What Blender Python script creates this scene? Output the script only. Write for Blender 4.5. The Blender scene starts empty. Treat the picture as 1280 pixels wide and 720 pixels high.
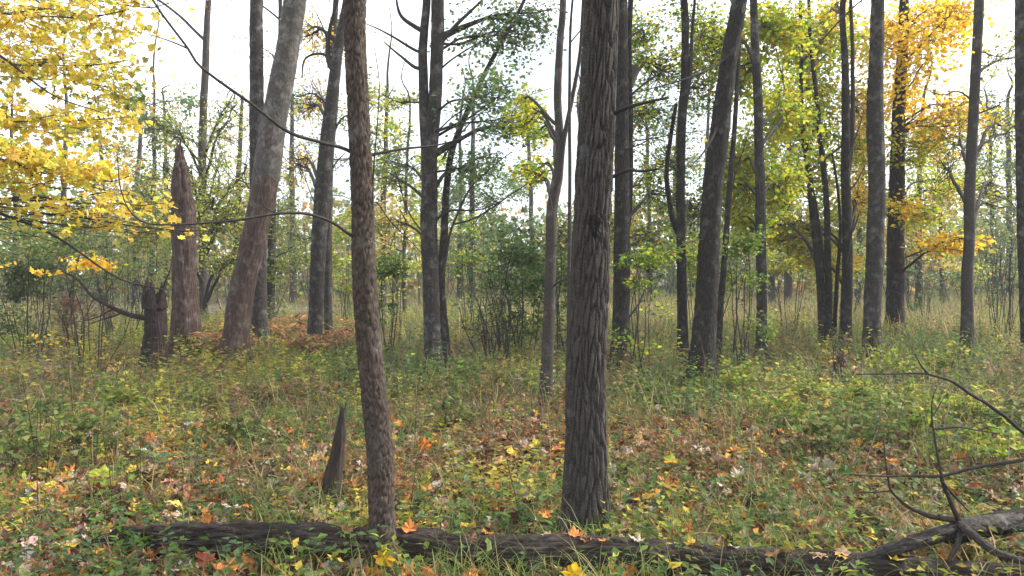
import bpy, math, random
import numpy as np
from mathutils import Vector

rng = np.random.default_rng(7)
random.seed(7)
SC = bpy.context.scene
COL = SC.collection

# ------------------------------------------------------------------ camera
CAM_H, FPX, HOR = 1.5, 1000.0, 340.0            # eye height, focal length in photo pixels, horizon row
PITCH = math.atan((360 - HOR) / FPX)
cam = bpy.data.cameras.new('camera')
cam.sensor_width = 36.0
cam.lens = 36.0 * FPX / 1280.0
cam.clip_start, cam.clip_end = 0.05, 2000
cam_o = bpy.data.objects.new('camera', cam)
cam_o.location = (0, 0, CAM_H)
cam_o.rotation_euler = (math.pi / 2 - PITCH, 0, 0)
COL.objects.link(cam_o)
SC.camera = cam_o

# ------------------------------------------------------------------ sky and sun (thin bright overcast)
SUN_AZ, SUN_EL = math.radians(78), math.radians(40)      # azimuth clockwise from the view direction (+Y)
world = bpy.data.worlds.new('World')
SC.world = world
world.use_nodes = True
wt = world.node_tree
wn = wt.nodes
bg = wn['Background']
sky = wn.new('ShaderNodeTexSky')
sky.sky_type = 'NISHITA'
sky.sun_disc = False
sky.sun_elevation = SUN_EL
sky.sun_rotation = SUN_AZ
sky.air_density, sky.dust_density, sky.ozone_density = 1.0, 2.0, 1.0
wtc = wn.new('ShaderNodeTexCoord')
wno = wn.new('ShaderNodeTexNoise')
wno.inputs['Scale'].default_value = 2.2
wno.inputs['Detail'].default_value = 6
wno.inputs['Roughness'].default_value = 0.55
wr = wn.new('ShaderNodeMapRange')
wr.inputs['From Min'].default_value, wr.inputs['From Max'].default_value = 0.36, 0.58
wr.inputs['To Min'].default_value, wr.inputs['To Max'].default_value = 0.30, 0.96
wm = wn.new('ShaderNodeMix')
wm.data_type = 'RGBA'
wm.inputs[7].default_value = (10.5, 11.0, 11.6, 1)         # thin white cloud
wt.links.new(wtc.outputs['Generated'], wno.inputs['Vector'])
wt.links.new(wno.outputs['Fac'], wr.inputs['Value'])
wt.links.new(wr.outputs['Result'], wm.inputs[0])
wt.links.new(sky.outputs['Color'], wm.inputs[6])
wt.links.new(wm.outputs[2], bg.inputs['Color'])
bg.inputs['Strength'].default_value = 0.115
sun = bpy.data.lights.new('sun', 'SUN')
sun.energy = 4.8
sun.angle = math.radians(6)
sun.color = (1.0, 0.95, 0.87)
sun_o = bpy.data.objects.new('sun', sun)
sd = Vector((math.sin(SUN_AZ) * math.cos(SUN_EL), math.cos(SUN_AZ) * math.cos(SUN_EL), math.sin(SUN_EL)))
sun_o.rotation_euler = sd.to_track_quat('Z', 'Y').to_euler()
sun_o.location = (20, 10, 40)
COL.objects.link(sun_o)
SC.view_settings.view_transform = 'Standard'
SC.view_settings.look = 'None'
SC.view_settings.gamma = 1.0
SC.view_settings.use_curve_mapping = False
SC.view_settings.exposure = 0.95
SC.render.engine = 'CYCLES'
SC.cycles.max_bounces = 6
SC.cycles.diffuse_bounces = 3
SC.cycles.glossy_bounces = 2
SC.cycles.transmission_bounces = 4
SC.cycles.volume_bounces = 0
SC.cycles.transparent_max_bounces = 4
SC.cycles.use_denoising = True


# ------------------------------------------------------------------ helpers
def at(px, py, d):
    """point seen at photo pixel (px, py) at distance d along the ground (+Y)"""
    a = math.atan((360 - py) / FPX) - PITCH
    # ray in camera frame
    x, yv, z = (px - 640) / FPX, (360 - py) / FPX, 1.0
    cy, sy = math.cos(PITCH), math.sin(PITCH)
    fy, fz = z * cy + yv * sy, yv * cy - z * sy
    k = d / fy
    return np.array([x * k, d, CAM_H + fz * k])


def hsh(ix, iy, iz, s):
    h = (ix.astype(np.int64) * 73856093) ^ (iy.astype(np.int64) * 19349663) ^ (iz.astype(np.int64) * 83492791) ^ (s * 2654435761)
    h = (h ^ (h >> 13)) * 1274126177
    h = h ^ (h >> 16)
    return (h & 0xffff) / 65535.0


def vnoise(p, s=0):
    p = np.asarray(p, float)
    i = np.floor(p)
    f = p - i
    f = f * f * (3 - 2 * f)
    i = i.astype(np.int64)
    r = 0
    for a in (0, 1):
        for b in (0, 1):
            for c in (0, 1):
                w = (f[:, 0] if a else 1 - f[:, 0]) * (f[:, 1] if b else 1 - f[:, 1]) * (f[:, 2] if c else 1 - f[:, 2])
                r = r + w * hsh(i[:, 0] + a, i[:, 1] + b, i[:, 2] + c, s)
    return r


def fbm(p, o=3, s=0):
    p = np.asarray(p, float)
    r, a, t = 0, 1.0, 0
    for k in range(o):
        r = r + a * vnoise(p * 2 ** k, s + k)
        t += a
        a *= 0.5
    return r / t


def worley(u, v, nu, s=0):
    """cell-border distance; u runs 0..nu and wraps round"""
    iu, iv = np.floor(u).astype(np.int64), np.floor(v).astype(np.int64)
    f1 = np.full(u.shape, 9.0)
    f2 = np.full(u.shape, 9.0)
    for a in (-1, 0, 1):
        for b in (-1, 0, 1):
            cu, cv = iu + a, iv + b
            wu = np.mod(cu, nu)
            jx, jy = hsh(wu, cv, wu * 0, s), hsh(wu, cv, wu * 0 + 1, s)
            d = np.hypot(cu + jx - u, cv + jy - v)
            lo = d < f1
            f2 = np.where(lo, f1, np.minimum(f2, d))
            f1 = np.where(lo, d, f1)
    return f2 - f1


def ground_z(x, y):
    x, y = np.atleast_1d(np.asarray(x, float)), np.atleast_1d(np.asarray(y, float))
    p = np.stack([x * 0.35, y * 0.35, x * 0 + 3.3], 1)
    q = np.stack([x * 1.7, y * 1.7, x * 0 + 1.3], 1)
    return (fbm(p, 2, 5) - 0.5) * 0.16 + (vnoise(q, 9) - 0.5) * 0.05


class Acc:
    """collects faces for ONE mesh"""
    def __init__(s):
        s.v, s.f, s.c, s.t, s.n = [], [], [], [], 0

    def add(s, v, f, col=None, tc=None):
        v = np.asarray(v, float)
        s.v.append(v)
        s.f.append((np.asarray(f, np.int64) + s.n))
        s.c.append(np.zeros((len(v), 3)) + (0.5 if col is None else col))
        s.t.append(v if tc is None else tc)
        s.n += len(v)

    def mesh(s, name, smooth=True):
        me = bpy.data.meshes.new(name)
        if not s.v:
            return me
        V = np.concatenate(s.v)
        me.vertices.add(len(V))
        me.vertices.foreach_set('co', V.astype(np.float32).ravel())
        lv = np.concatenate([f.ravel() for f in s.f])
        lt = np.concatenate([np.full(len(f), f.shape[1]) for f in s.f])
        ls = np.concatenate([[0], np.cumsum(lt)[:-1]])
        me.loops.add(len(lv))
        me.loops.foreach_set('vertex_index', lv.astype(np.int32))
        me.polygons.add(len(lt))
        me.polygons.foreach_set('loop_start', ls.astype(np.int32))
        me.polygons.foreach_set('loop_total', lt.astype(np.int32))
        me.polygons.foreach_set('use_smooth', np.full(len(lt), smooth))
        a = me.attributes.new('col', 'FLOAT_COLOR', 'POINT')
        C = np.concatenate(s.c)
        a.data.foreach_set('color', np.concatenate([C, np.ones((len(C), 1))], 1).astype(np.float32).ravel())
        a = me.attributes.new('tc', 'FLOAT_VECTOR', 'POINT')
        a.data.foreach_set('vector', np.concatenate(s.t).astype(np.float32).ravel())
        me.update(calc_edges=True)
        return me

    def obj(s, name, mat, parent=None, smooth=True):
        return link(name, s.mesh(name, smooth), mat, parent)


def link(name, me, mat, parent=None):
    o = bpy.data.objects.new(name, me)
    if mat is not None and not me.materials:
        me.materials.append(mat)
    COL.objects.link(o)
    if parent is not None:
        o.parent = parent
        o.matrix_parent_inverse = parent_inverse(parent)
    return o


def parent_inverse(p):
    from mathutils import Matrix
    return Matrix.Translation(-Vector(p.location))


def tag(o, label=None, cat=None, group=None, kind=None):
    for k, v in (('label', label), ('category', cat), ('group', group), ('kind', kind)):
        if v:
            o[k] = v
    return o


def thing(name, label, cat, loc, group=None):
    o = bpy.data.objects.new(name, None)
    o.empty_display_size = 0.1
    o.location = [float(v) for v in loc]
    COL.objects.link(o)
    return tag(o, label, cat, group)


# --- spline resampling and tubes
def spline(P, n, warp=None):
    P = np.asarray(P, float)
    if len(P) == 2:
        t = np.linspace(0, 1, n)[:, None]
        return P[0] * (1 - t) + P[1] * t
    L = np.concatenate([[0], np.cumsum(np.linalg.norm(np.diff(P[:, :3], axis=0), axis=1))])
    M = np.zeros_like(P)
    M[1:-1] = (P[2:] - P[:-2]) / (L[2:] - L[:-2])[:, None]
    M[0] = (P[1] - P[0]) / (L[1] - L[0])
    M[-1] = (P[-1] - P[-2]) / (L[-1] - L[-2])
    t = np.linspace(0, L[-1], n)
    if warp is not None:            # 80% of the rings below point number `warp`
        t = np.interp(np.linspace(0, 1, n), [0, .8, 1], [0, L[warp], L[-1]])
    k = np.clip(np.searchsorted(L, t, 'right') - 1, 0, len(P) - 2)
    h = (L[k + 1] - L[k])
    u = ((t - L[k]) / h)[:, None]
    h = h[:, None]
    return ((2 * u**3 - 3 * u**2 + 1) * P[k] + (u**3 - 2 * u**2 + u) * h * M[k] + (-2 * u**3 + 3 * u**2) * P[k + 1] + (u**3 - u**2) * h * M[k + 1])


def frames(C):
    T = np.gradient(C, axis=0)
    T /= np.linalg.norm(T, axis=1)[:, None] + 1e-12
    N = np.zeros_like(T)
    ref = np.array([1.0, 0, 0]) if abs(T[0, 0]) < 0.8 else np.array([0, 0, 1.0])
    for i in range(len(T)):
        ref = ref - T[i] * ref.dot(T[i])
        ref /= np.linalg.norm(ref) + 1e-12
        N[i] = ref
    return T, N, np.cross(T, N)


def tube(acc, C, R, sides=6, disp=None, cap=True, col=None, toff=0.0):
    """swept tube; disp(theta, length, radius) -> radius factor"""
    C, R = np.asarray(C, float), np.asarray(R, float)
    T, N, B = frames(C)
    n = len(C)
    th = np.linspace(0, 2 * math.pi, sides, endpoint=False)
    L = np.concatenate([[0], np.cumsum(np.linalg.norm(np.diff(C, axis=0), axis=1))]) + toff
    TH, LL = np.meshgrid(th, L)
    RR = np.repeat(R[:, None], sides, 1)
    if disp is not None:
        RR = RR * disp(TH.ravel(), LL.ravel(), RR.ravel()).reshape(RR.shape)
    V = C[:, None, :] + RR[..., None] * (np.cos(TH)[..., None] * N[:, None, :] + np.sin(TH)[..., None] * B[:, None, :])
    tc = np.stack([np.cos(TH) * R[:, None], np.sin(TH) * R[:, None], LL], 2).reshape(-1, 3)
    V = V.reshape(-1, 3)
    i = np.arange(n - 1)[:, None] * sides
    j = np.arange(sides)[None, :]
    j2 = (j + 1) % sides
    F = np.stack([i + j, i + j2, i + sides + j2, i + sides + j], 2).reshape(-1, 4)
    acc.add(V, F, col, tc)
    if cap:
        e = np.array([C[-1] + T[-1] * R[-1] * 0.6])
        base = acc.n - sides
        acc.add(e, np.zeros((0, 3), np.int64), col, np.array([[0, 0, L[-1]]]))
        jj = np.arange(sides)
        tri = np.stack([base + jj, base + (jj + 1) % sides, np.full(sides, acc.n - 1)], 1)
        acc.f.append(tri)


def wander(P, amp, s=0, f=1.0):
    """uneven growth: pushes inner points of a path about"""
    P = np.array(P, float)
    q = P[:, :3] * f
    d = np.stack([fbm(q + 7.1 * k, 2, s + 11 * k) - 0.5 for k in range(3)], 1)
    w = np.sin(np.linspace(0, math.pi, len(P))) ** 0.5
    P[:, :3] += d * amp * 2 * w[:, None]
    return P


# --- leaf templates: axis +Y, face +Z
def tmpl(kind):
    if kind == 'oval':
        V = [(0, 0, 0), (-.26, .42, .06), (0, .5, 0), (.26, .42, .06), (0, 1, -.10)]
        F = [(0, 2, 1), (0, 3, 2), (1, 2, 4), (2, 3, 4)]
    elif kind == 'lance':
        V = [(0, 0, 0), (-.11, .35, .03), (0, .45, .04), (.11, .35, .03), (0, 1, -.16)]
        F = [(0, 2, 1), (0, 3, 2), (1, 2, 4), (2, 3, 4)]
    elif kind == 'quad':
        V = [(0, 0, 0), (-.34, .5, .07), (.34, .5, .07), (0, 1, -.05)]
        F = [(0, 2, 1), (1, 2, 3)]
    elif kind == 'tuft':        # a far leaf cluster: three crossing leaves
        V = [(0, 0, 0), (-.3, .5, .1), (.3, .45, .05), (0, 1, 0), (0, .1, 0), (.2, .2, .55), (.1, .75, .35), (-.25, .3, .45), (-.1, .2, -.1)]
        F = [(0, 2, 1), (1, 2, 3), (4, 5, 6), (8, 7, 1)]
    elif kind.startswith('maple'):
        out = [(0, 0), (.22, -.07), (.44, .02), (.40, .20), (.60, .36), (.46, .46), (.30, .52), (.32, .72), (.17, .74), (0, 1.0)]
        out = out + [(-x, y) for x, y in out[-2:0:-1]]
        k = {'maple': .16, 'maple1': .42, 'maple2': -.30, 'maple3': .75}[kind]
        V = [(0, .34, 0)]
        for x, y in out:
            r2 = x * x + (y - .34) ** 2
            w = 1.15 if abs(x) > .5 or y > .9 else 1.0
            V.append((x * (1 - .25 * abs(k) * r2), y, k * r2 * w * .9 + (.10 * x if k > .3 else 0) + .09 * math.sin(9 * x + 6 * y + 9 * k) + .05 * math.sin(17 * x - 11 * y)))
        n = len(out)
        F = [(0, 1 + i, 1 + (i + 1) % n) for i in range(n)]
        F = [(a, c, b) for a, b, c in F][::-1]
    elif kind.startswith('blade'):
        k = {'blade0': .15, 'blade1': .55, 'blade2': 1.1}[kind]
        V, F = [], []
        for i in range(4):
            t = i / 4
            w = .5 * (1 - t * t * .7)
            ang = k * t
            y, z = (math.sin(ang) / k if k > .01 else t), (1 - math.cos(ang)) / k
            V += [(-w, y, z), (w, y, z)]
        V.append((0, math.sin(k) / k * 1.02, (1 - math.cos(k)) / k * 1.25))
        for i in range(3):
            a = 2 * i
            F += [(a, a + 1, a + 3), (a, a + 3, a + 2)]
        F.append((6, 7, 8))
    elif kind.startswith('strip'):
        k = {'strip0': .25, 'strip1': .8}[kind]
        V = [(-.5, 0, 0), (.5, 0, 0), (-.38, .55, k * .15), (.38, .55, k * .15), (0, 1 - k * .15, k * .55)]
        F = [(0, 1, 3), (0, 3, 2), (2, 3, 4)]
    elif kind == 'spike':
        V = [(-.5, 0, 0), (.5, 0, 0), (0, 1, .12)]
        F = [(0, 1, 2)]
    return np.array(V, float), np.array(F, np.int64)


def orient(axis, nrm):
    y = axis / (np.linalg.norm(axis, axis=1)[:, None] + 1e-9)
    x = np.cross(y, nrm)
    x /= np.linalg.norm(x, axis=1)[:, None] + 1e-9
    z = np.cross(x, y)
    return np.stack([x, y, z], 2)


def scatter(acc, kind, P, M, S, C, width=None):
    """one leaf / blade per row: position, rotation, size, colour"""
    V, F = tmpl(kind)
    n = len(P)
    if n == 0:
        return
    S = np.broadcast_to(np.asarray(S, float), (n,))
    Vl = V[None] * S[:, None, None]
    if width is not None:
        Vl = Vl.copy()
        Vl[:, :, 0] = V[None, :, 0] * np.broadcast_to(width, (n,))[:, None]
    W = np.einsum('nij,nvj->nvi', M, Vl) + P[:, None, :]
    FF = F[None] + (np.arange(n) * len(V))[:, None, None]
    acc.add(W.reshape(-1, 3), FF.reshape(-1, 3), np.repeat(C, len(V), 0))


def palette(cols, n, w=None, j=0.18):
    c = np.array(cols, float)
    k = rng.choice(len(c), n, p=None if w is None else np.array(w) / np.sum(w))
    m = c[k] * (1 + j * rng.standard_normal((n, 1))) * (1 + 0.5 * j * rng.standard_normal((n, 3)))
    return np.clip(m, 0.008, 0.85)


def rand_dirs(n, up=0.0):
    v = rng.standard_normal((n, 3))
    v /= np.linalg.norm(v, axis=1)[:, None]
    v[:, 2] += up
    return v / np.linalg.norm(v, axis=1)[:, None]


# ------------------------------------------------------------------ materials
def mat_new(name):
    m = bpy.data.materials.new(name)
    m.use_nodes = True
    nt = m.node_tree
    return m, nt, nt.nodes['Principled BSDF'], nt.nodes['Material Output']


def leaf_mat(name, trans=0.4, rough=0.55, spec=0.3):
    m, nt, b, out = mat_new(name)
    a = nt.nodes.new('ShaderNodeAttribute')
    a.attribute_name = 'col'
    geo = nt.nodes.new('ShaderNodeNewGeometry')
    no = nt.nodes.new('ShaderNodeTexNoise')
    no.inputs['Scale'].default_value = 38
    no.inputs['Detail'].default_value = 3
    hs = nt.nodes.new('ShaderNodeHueSaturation')
    mr = nt.nodes.new('ShaderNodeMapRange')
    mr.inputs['To Min'].default_value, mr.inputs['To Max'].default_value = 0.62, 1.38
    mr2 = nt.nodes.new('ShaderNodeMapRange')
    mr2.inputs['To Min'].default_value, mr2.inputs['To Max'].default_value = 0.475, 0.525
    nt.links.new(geo.outputs['Position'], no.inputs['Vector'])
    nt.links.new(no.outputs['Fac'], mr.inputs['Value'])
    nt.links.new(no.outputs['Fac'], mr2.inputs['Value'])
    nt.links.new(mr.outputs['Result'], hs.inputs['Value'])
    nt.links.new(mr2.outputs['Result'], hs.inputs['Hue'])
    nt.links.new(a.outputs['Color'], hs.inputs['Color'])
    nt.links.new(hs.outputs['Color'], b.inputs['Base Color'])
    b.inputs['Roughness'].default_value = rough
    b.inputs['Specular IOR Level'].default_value = spec
    tr = nt.nodes.new('ShaderNodeBsdfTranslucent')
    nt.links.new(hs.outputs['Color'], tr.inputs['Color'])
    mx = nt.nodes.new('ShaderNodeMixShader')
    mx.inputs[0].default_value = trans
    nt.links.new(b.outputs[0], mx.inputs[1])
    nt.links.new(tr.outputs[0], mx.inputs[2])
    nt.links.new(mx.outputs[0], out.inputs['Surface'])
    return m


def bark_mat(name, dark, light, freq=60, stretch=0.16, bump=0.6, dist=0.01, blotch=None, cover=(0.52, 0.72)):
    dark, light = [v * .70 for v in dark], [v * .78 for v in light]
    m, nt, b, out = mat_new(name)
    L = nt.links
    a = nt.nodes.new('ShaderNodeAttribute')
    a.attribute_name = 'tc'
    mp = nt.nodes.new('ShaderNodeMapping')
    mp.inputs['Scale'].default_value = (freq, freq, freq * stretch)
    L.new(a.outputs['Vector'], mp.inputs['Vector'])
    v = nt.nodes.new('ShaderNodeTexVoronoi')
    v.feature = 'DISTANCE_TO_EDGE'
    v.inputs['Scale'].default_value = 1
    n0 = nt.nodes.new('ShaderNodeTexNoise')
    n0.inputs['Scale'].default_value = 0.8
    n0.inputs['Detail'].default_value = 4
    ad = nt.nodes.new('ShaderNodeMixRGB')
    ad.blend_type = 'ADD'
    ad.inputs[0].default_value = 0.8
    L.new(mp.outputs[0], n0.inputs['Vector'])
    L.new(mp.outputs[0], ad.inputs[1])
    L.new(n0.outputs['Color'], ad.inputs[2])
    L.new(ad.outputs[0], v.inputs['Vector'])
    n1 = nt.nodes.new('ShaderNodeTexNoise')
    n1.inputs['Scale'].default_value = 2.2
    n1.inputs['Detail'].default_value = 6
    n1.inputs['Roughness'].default_value = 0.7
    L.new(mp.outputs[0], n1.inputs['Vector'])
    mr = nt.nodes.new('ShaderNodeMapRange')
    mr.inputs['From Max'].default_value = 0.32
    L.new(v.outputs['Distance'], mr.inputs['Value'])
    mul = nt.nodes.new('ShaderNodeMath')
    mul.operation = 'MULTIPLY_ADD'
    mul.inputs[1].default_value = 0.30
    L.new(mr.outputs[0], mul.inputs[0])
    sc = nt.nodes.new('ShaderNodeMath')
    sc.operation = 'MULTIPLY'
    sc.inputs[1].default_value = 0.85
    L.new(n1.outputs['Fac'], sc.inputs[0])
    L.new(sc.outputs[0], mul.inputs[2])
    cr = nt.nodes.new('ShaderNodeValToRGB')
    cr.color_ramp.elements[0].position = 0.2
    cr.color_ramp.elements[0].color = (*dark, 1)
    cr.color_ramp.elements[1].position = 0.85
    cr.color_ramp.elements[1].color = (*light, 1)
    L.new(mul.outputs[0], cr.inputs[0])
    last = cr.outputs[0]
    if blotch:
        n2 = nt.nodes.new('ShaderNodeTexNoise')
        n2.inputs['Scale'].default_value = 7
        n2.inputs['Detail'].default_value = 6
        n2.inputs['Roughness'].default_value = 0.65
        L.new(a.outputs['Vector'], n2.inputs['Vector'])
        m2 = nt.nodes.new('ShaderNodeMapRange')
        m2.inputs['From Min'].default_value, m2.inputs['From Max'].default_value = cover
        m2.inputs['To Max'].default_value = 0.7
        L.new(n2.outputs['Fac'], m2.inputs['Value'])
        mx = nt.nodes.new('ShaderNodeMixRGB')
        L.new(m2.outputs[0], mx.inputs[0])
        L.new(last, mx.inputs[1])
        mx.inputs[2].default_value = (*blotch, 1)
        last = mx.outputs[0]
    L.new(last, b.inputs['Base Color'])
    b.inputs['Roughness'].default_value = 0.92
    b.inputs['Specular IOR Level'].default_value = 0.15
    bp = nt.nodes.new('ShaderNodeBump')
    bp.inputs['Strength'].default_value = bump
    bp.inputs['Distance'].default_value = dist
    L.new(mul.outputs[0], bp.inputs['Height'])
    L.new(bp.outputs[0], b.inputs['Normal'])
    return m


M_LEAF = leaf_mat('leaf', 0.58)
M_LITTER = leaf_mat('litter_leaf', 0.15, 0.7, 0.2)
M_GRASS = leaf_mat('grass_blade', 0.42, 0.6, 0.25)
B_ASH = bark_mat('bark_furrowed_grey', (.024, .020, .018), (.10, .089, .080), 90, .7, .4, .003, (.15, .145, .133), (.58, .80))
B_FLAKY = bark_mat('bark_scaly_brown', (.022, .016, .013), (.125, .095, .078), 52, .42, .9, .008, (.15, .14, .125), (.54, .76))
B_GREY = bark_mat('bark_grey', (.014, .012, .011), (.078, .068, .062), 34, .25, 1.0, .025, (.19, .183, .172), (.50, .74))
B_DARK = bark_mat('bark_dark_plates', (.009, .008, .007), (.054, .046, .041), 26, .30, 1.0, .035, (.14, .134, .125), (.53, .76))
B_SMOOTH = bark_mat('bark_smooth_grey', (.030, .026, .023), (.085, .073, .065), 45, .5, .35, .006, (.14, .13, .12), (.54, .72))
B_SNAG = bark_mat('weathered_snag_wood', (.030, .019, .016), (.150, .102, .084), 34, .07, 1.0, .04, (.22, .18, .16), (.50, .72))
B_STUMP = bark_mat('rotten_stump_wood', (.014, .010, .009), (.062, .046, .042), 34, .12, .9, .03)
B_STUB = bark_mat('split_grey_wood', (.022, .017, .014), (.09, .070, .058), 60, .06, .9, .015)
B_PALE = bark_mat('bark_pale_smooth', (.035, .031, .028), (.135, .122, .11), 40, .3, .7, .015, (.22, .21, .197), (.48, .70))
B_LIMB = bark_mat('bark_lichen_limb', (.02, .017, .015), (.09, .08, .072), 60, .4, .9, .01, (.16, .152, .142), (.52, .72))
B_LOG = bark_mat('damp_log_bark', (.013, .010, .009), (.075, .058, .049), 55, .12, .9, .012, (.13, .11, .098), (.54, .76))
B_TWIG = bark_mat('twig_bark', (.022, .018, .017), (.08, .068, .062), 90, .3, .3, .004)

# ------------------------------------------------------------------ ground
def build_ground():
    def axis(a, b, n, p):
        t = np.linspace(-1, 1, n)
        return np.sign(t) * np.abs(t) ** p * b + a
    xs = axis(0, 500, 171, 2.6)
    ys = axis(6, 500, 201, 2.8)
    X, Y = np.meshgrid(xs, ys)
    Z = ground_z(X.ravel(), Y.ravel())
    acc = Acc()
    nx = len(xs)
    i = (np.arange(len(ys) - 1)[:, None] * nx + np.arange(nx - 1)[None]).ravel()
    acc.add(np.stack([X.ravel(), Y.ravel(), Z], 1), np.stack([i, i + 1, i + nx + 1, i + nx], 1))
    m, nt, b, out = mat_new('forest_soil')
    L = nt.links
    g = nt.nodes.new('ShaderNodeNewGeometry')
    cols = []
    n1 = nt.nodes.new('ShaderNodeTexNoise')
    n1.inputs['Scale'].default_value = 26
    n1.inputs['Detail'].default_value = 8
    n1.inputs['Roughness'].default_value = 0.7
    n2 = nt.nodes.new('ShaderNodeTexNoise')
    n2.inputs['Scale'].default_value = 0.9
    n2.inputs['Detail'].default_value = 4
    L.new(g.outputs['Position'], n1.inputs['Vector'])
    L.new(g.outputs['Position'], n2.inputs['Vector'])
    c1 = nt.nodes.new('ShaderNodeValToRGB')
    e = c1.color_ramp.elements
    e[0].position, e[0].color = .3, (.030, .022, .015, 1)
    e[1].position, e[1].color = .75, (.16, .095, .048, 1)
    x = e.new(.52)
    x.color = (.075, .048, .026, 1)
    c2 = nt.nodes.new('ShaderNodeValToRGB')
    e = c2.color_ramp.elements
    e[0].position, e[0].color = .3, (.028, .030, .012, 1)
    e[1].position, e[1].color = .75, (.15, .135, .055, 1)
    L.new(n1.outputs['Fac'], c1.inputs[0])
    L.new(n1.outputs['Fac'], c2.inputs[0])
    mx = nt.nodes.new('ShaderNodeMixRGB')
    mr = nt.nodes.new('ShaderNodeMapRange')
    mr.inputs['From Min'].default_value, mr.inputs['From Max'].default_value = .42, .58
    L.new(n2.outputs['Fac'], mr.inputs['Value'])
    L.new(mr.outputs[0], mx.inputs[0])
    L.new(c1.outputs[0], mx.inputs[1])
    L.new(c2.outputs[0], mx.inputs[2])
    L.new(mx.outputs[0], b.inputs['Base Color'])
    b.inputs['Roughness'].default_value = .95
    bp = nt.nodes.new('ShaderNodeBump')
    bp.inputs['Distance'].default_value = .03
    L.new(n1.outputs['Fac'], bp.inputs['Height'])
    L.new(bp.outputs[0], b.inputs['Normal'])
    o = acc.obj('ground', m)
    tag(o, 'leaf strewn forest floor running out to the meadow', 'ground', kind='structure')


build_ground()

# ------------------------------------------------------------------ trees
GREEN = [(.07, .135, .022), (.11, .18, .028), (.16, .24, .035), (.055, .105, .025)]
YGREEN = [(.37, .43, .035), (.29, .37, .035), (.52, .48, .04), (.20, .30, .03), (.60, .48, .04)]
YELLOW = [(.78, .58, .08), (.72, .50, .06), (.80, .64, .14), (.66, .53, .09), (.52, .49, .09)]
GOLD = [(.80, .46, .025), (.82, .55, .04), (.74, .36, .02), (.74, .54, .05), (.70, .56, .06)]
OLIVE = [(.20, .24, .05), (.27, .28, .055), (.15, .20, .045), (.34, .29, .06)]
BLUEG = [(.08, .15, .06), (.11, .18, .065), (.15, .21, .07), (.21, .24, .07)]
PALE = [(.52, .32, .10), (.56, .41, .14), (.44, .34, .11), (.38, .34, .11)]


def bark_disp(nu, lv, depth, s, lump=0.06, flare=0.0, zb=0.0):
    def d(th, l, r):
        wob = fbm(np.stack([np.cos(th) * 1.3, np.sin(th) * 1.3, l * 1.6], 1), 2, s) - .5
        w2 = fbm(np.stack([np.cos(th) * 4, np.sin(th) * 4, l / lv * .7], 1), 2, s + 3) - .5
        u = th / (2 * math.pi) * nu + w2 * 1.6
        e = worley(np.mod(u, nu), l / lv + w2 * 1.3, nu, s)
        ridge = np.clip(e * 3.0, 0, 1) ** .8 - .8 + (vnoise(np.stack([np.cos(th) * r * 60, np.sin(th) * r * 60, l * 30], 1), s + 9) - .5) * .3
        fl = 0
        if flare:
            k = np.exp(-np.maximum(l - zb, 0) / (.10 + .9 * np.median(r)))
            fl = flare * k * (.65 + .55 * np.cos(th * 4 + s) * np.cos(th * 1 + 2 * s))
        return 1 + wob * lump * 2 + ridge * depth / np.maximum(r, .01) + fl
    return d


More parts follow.
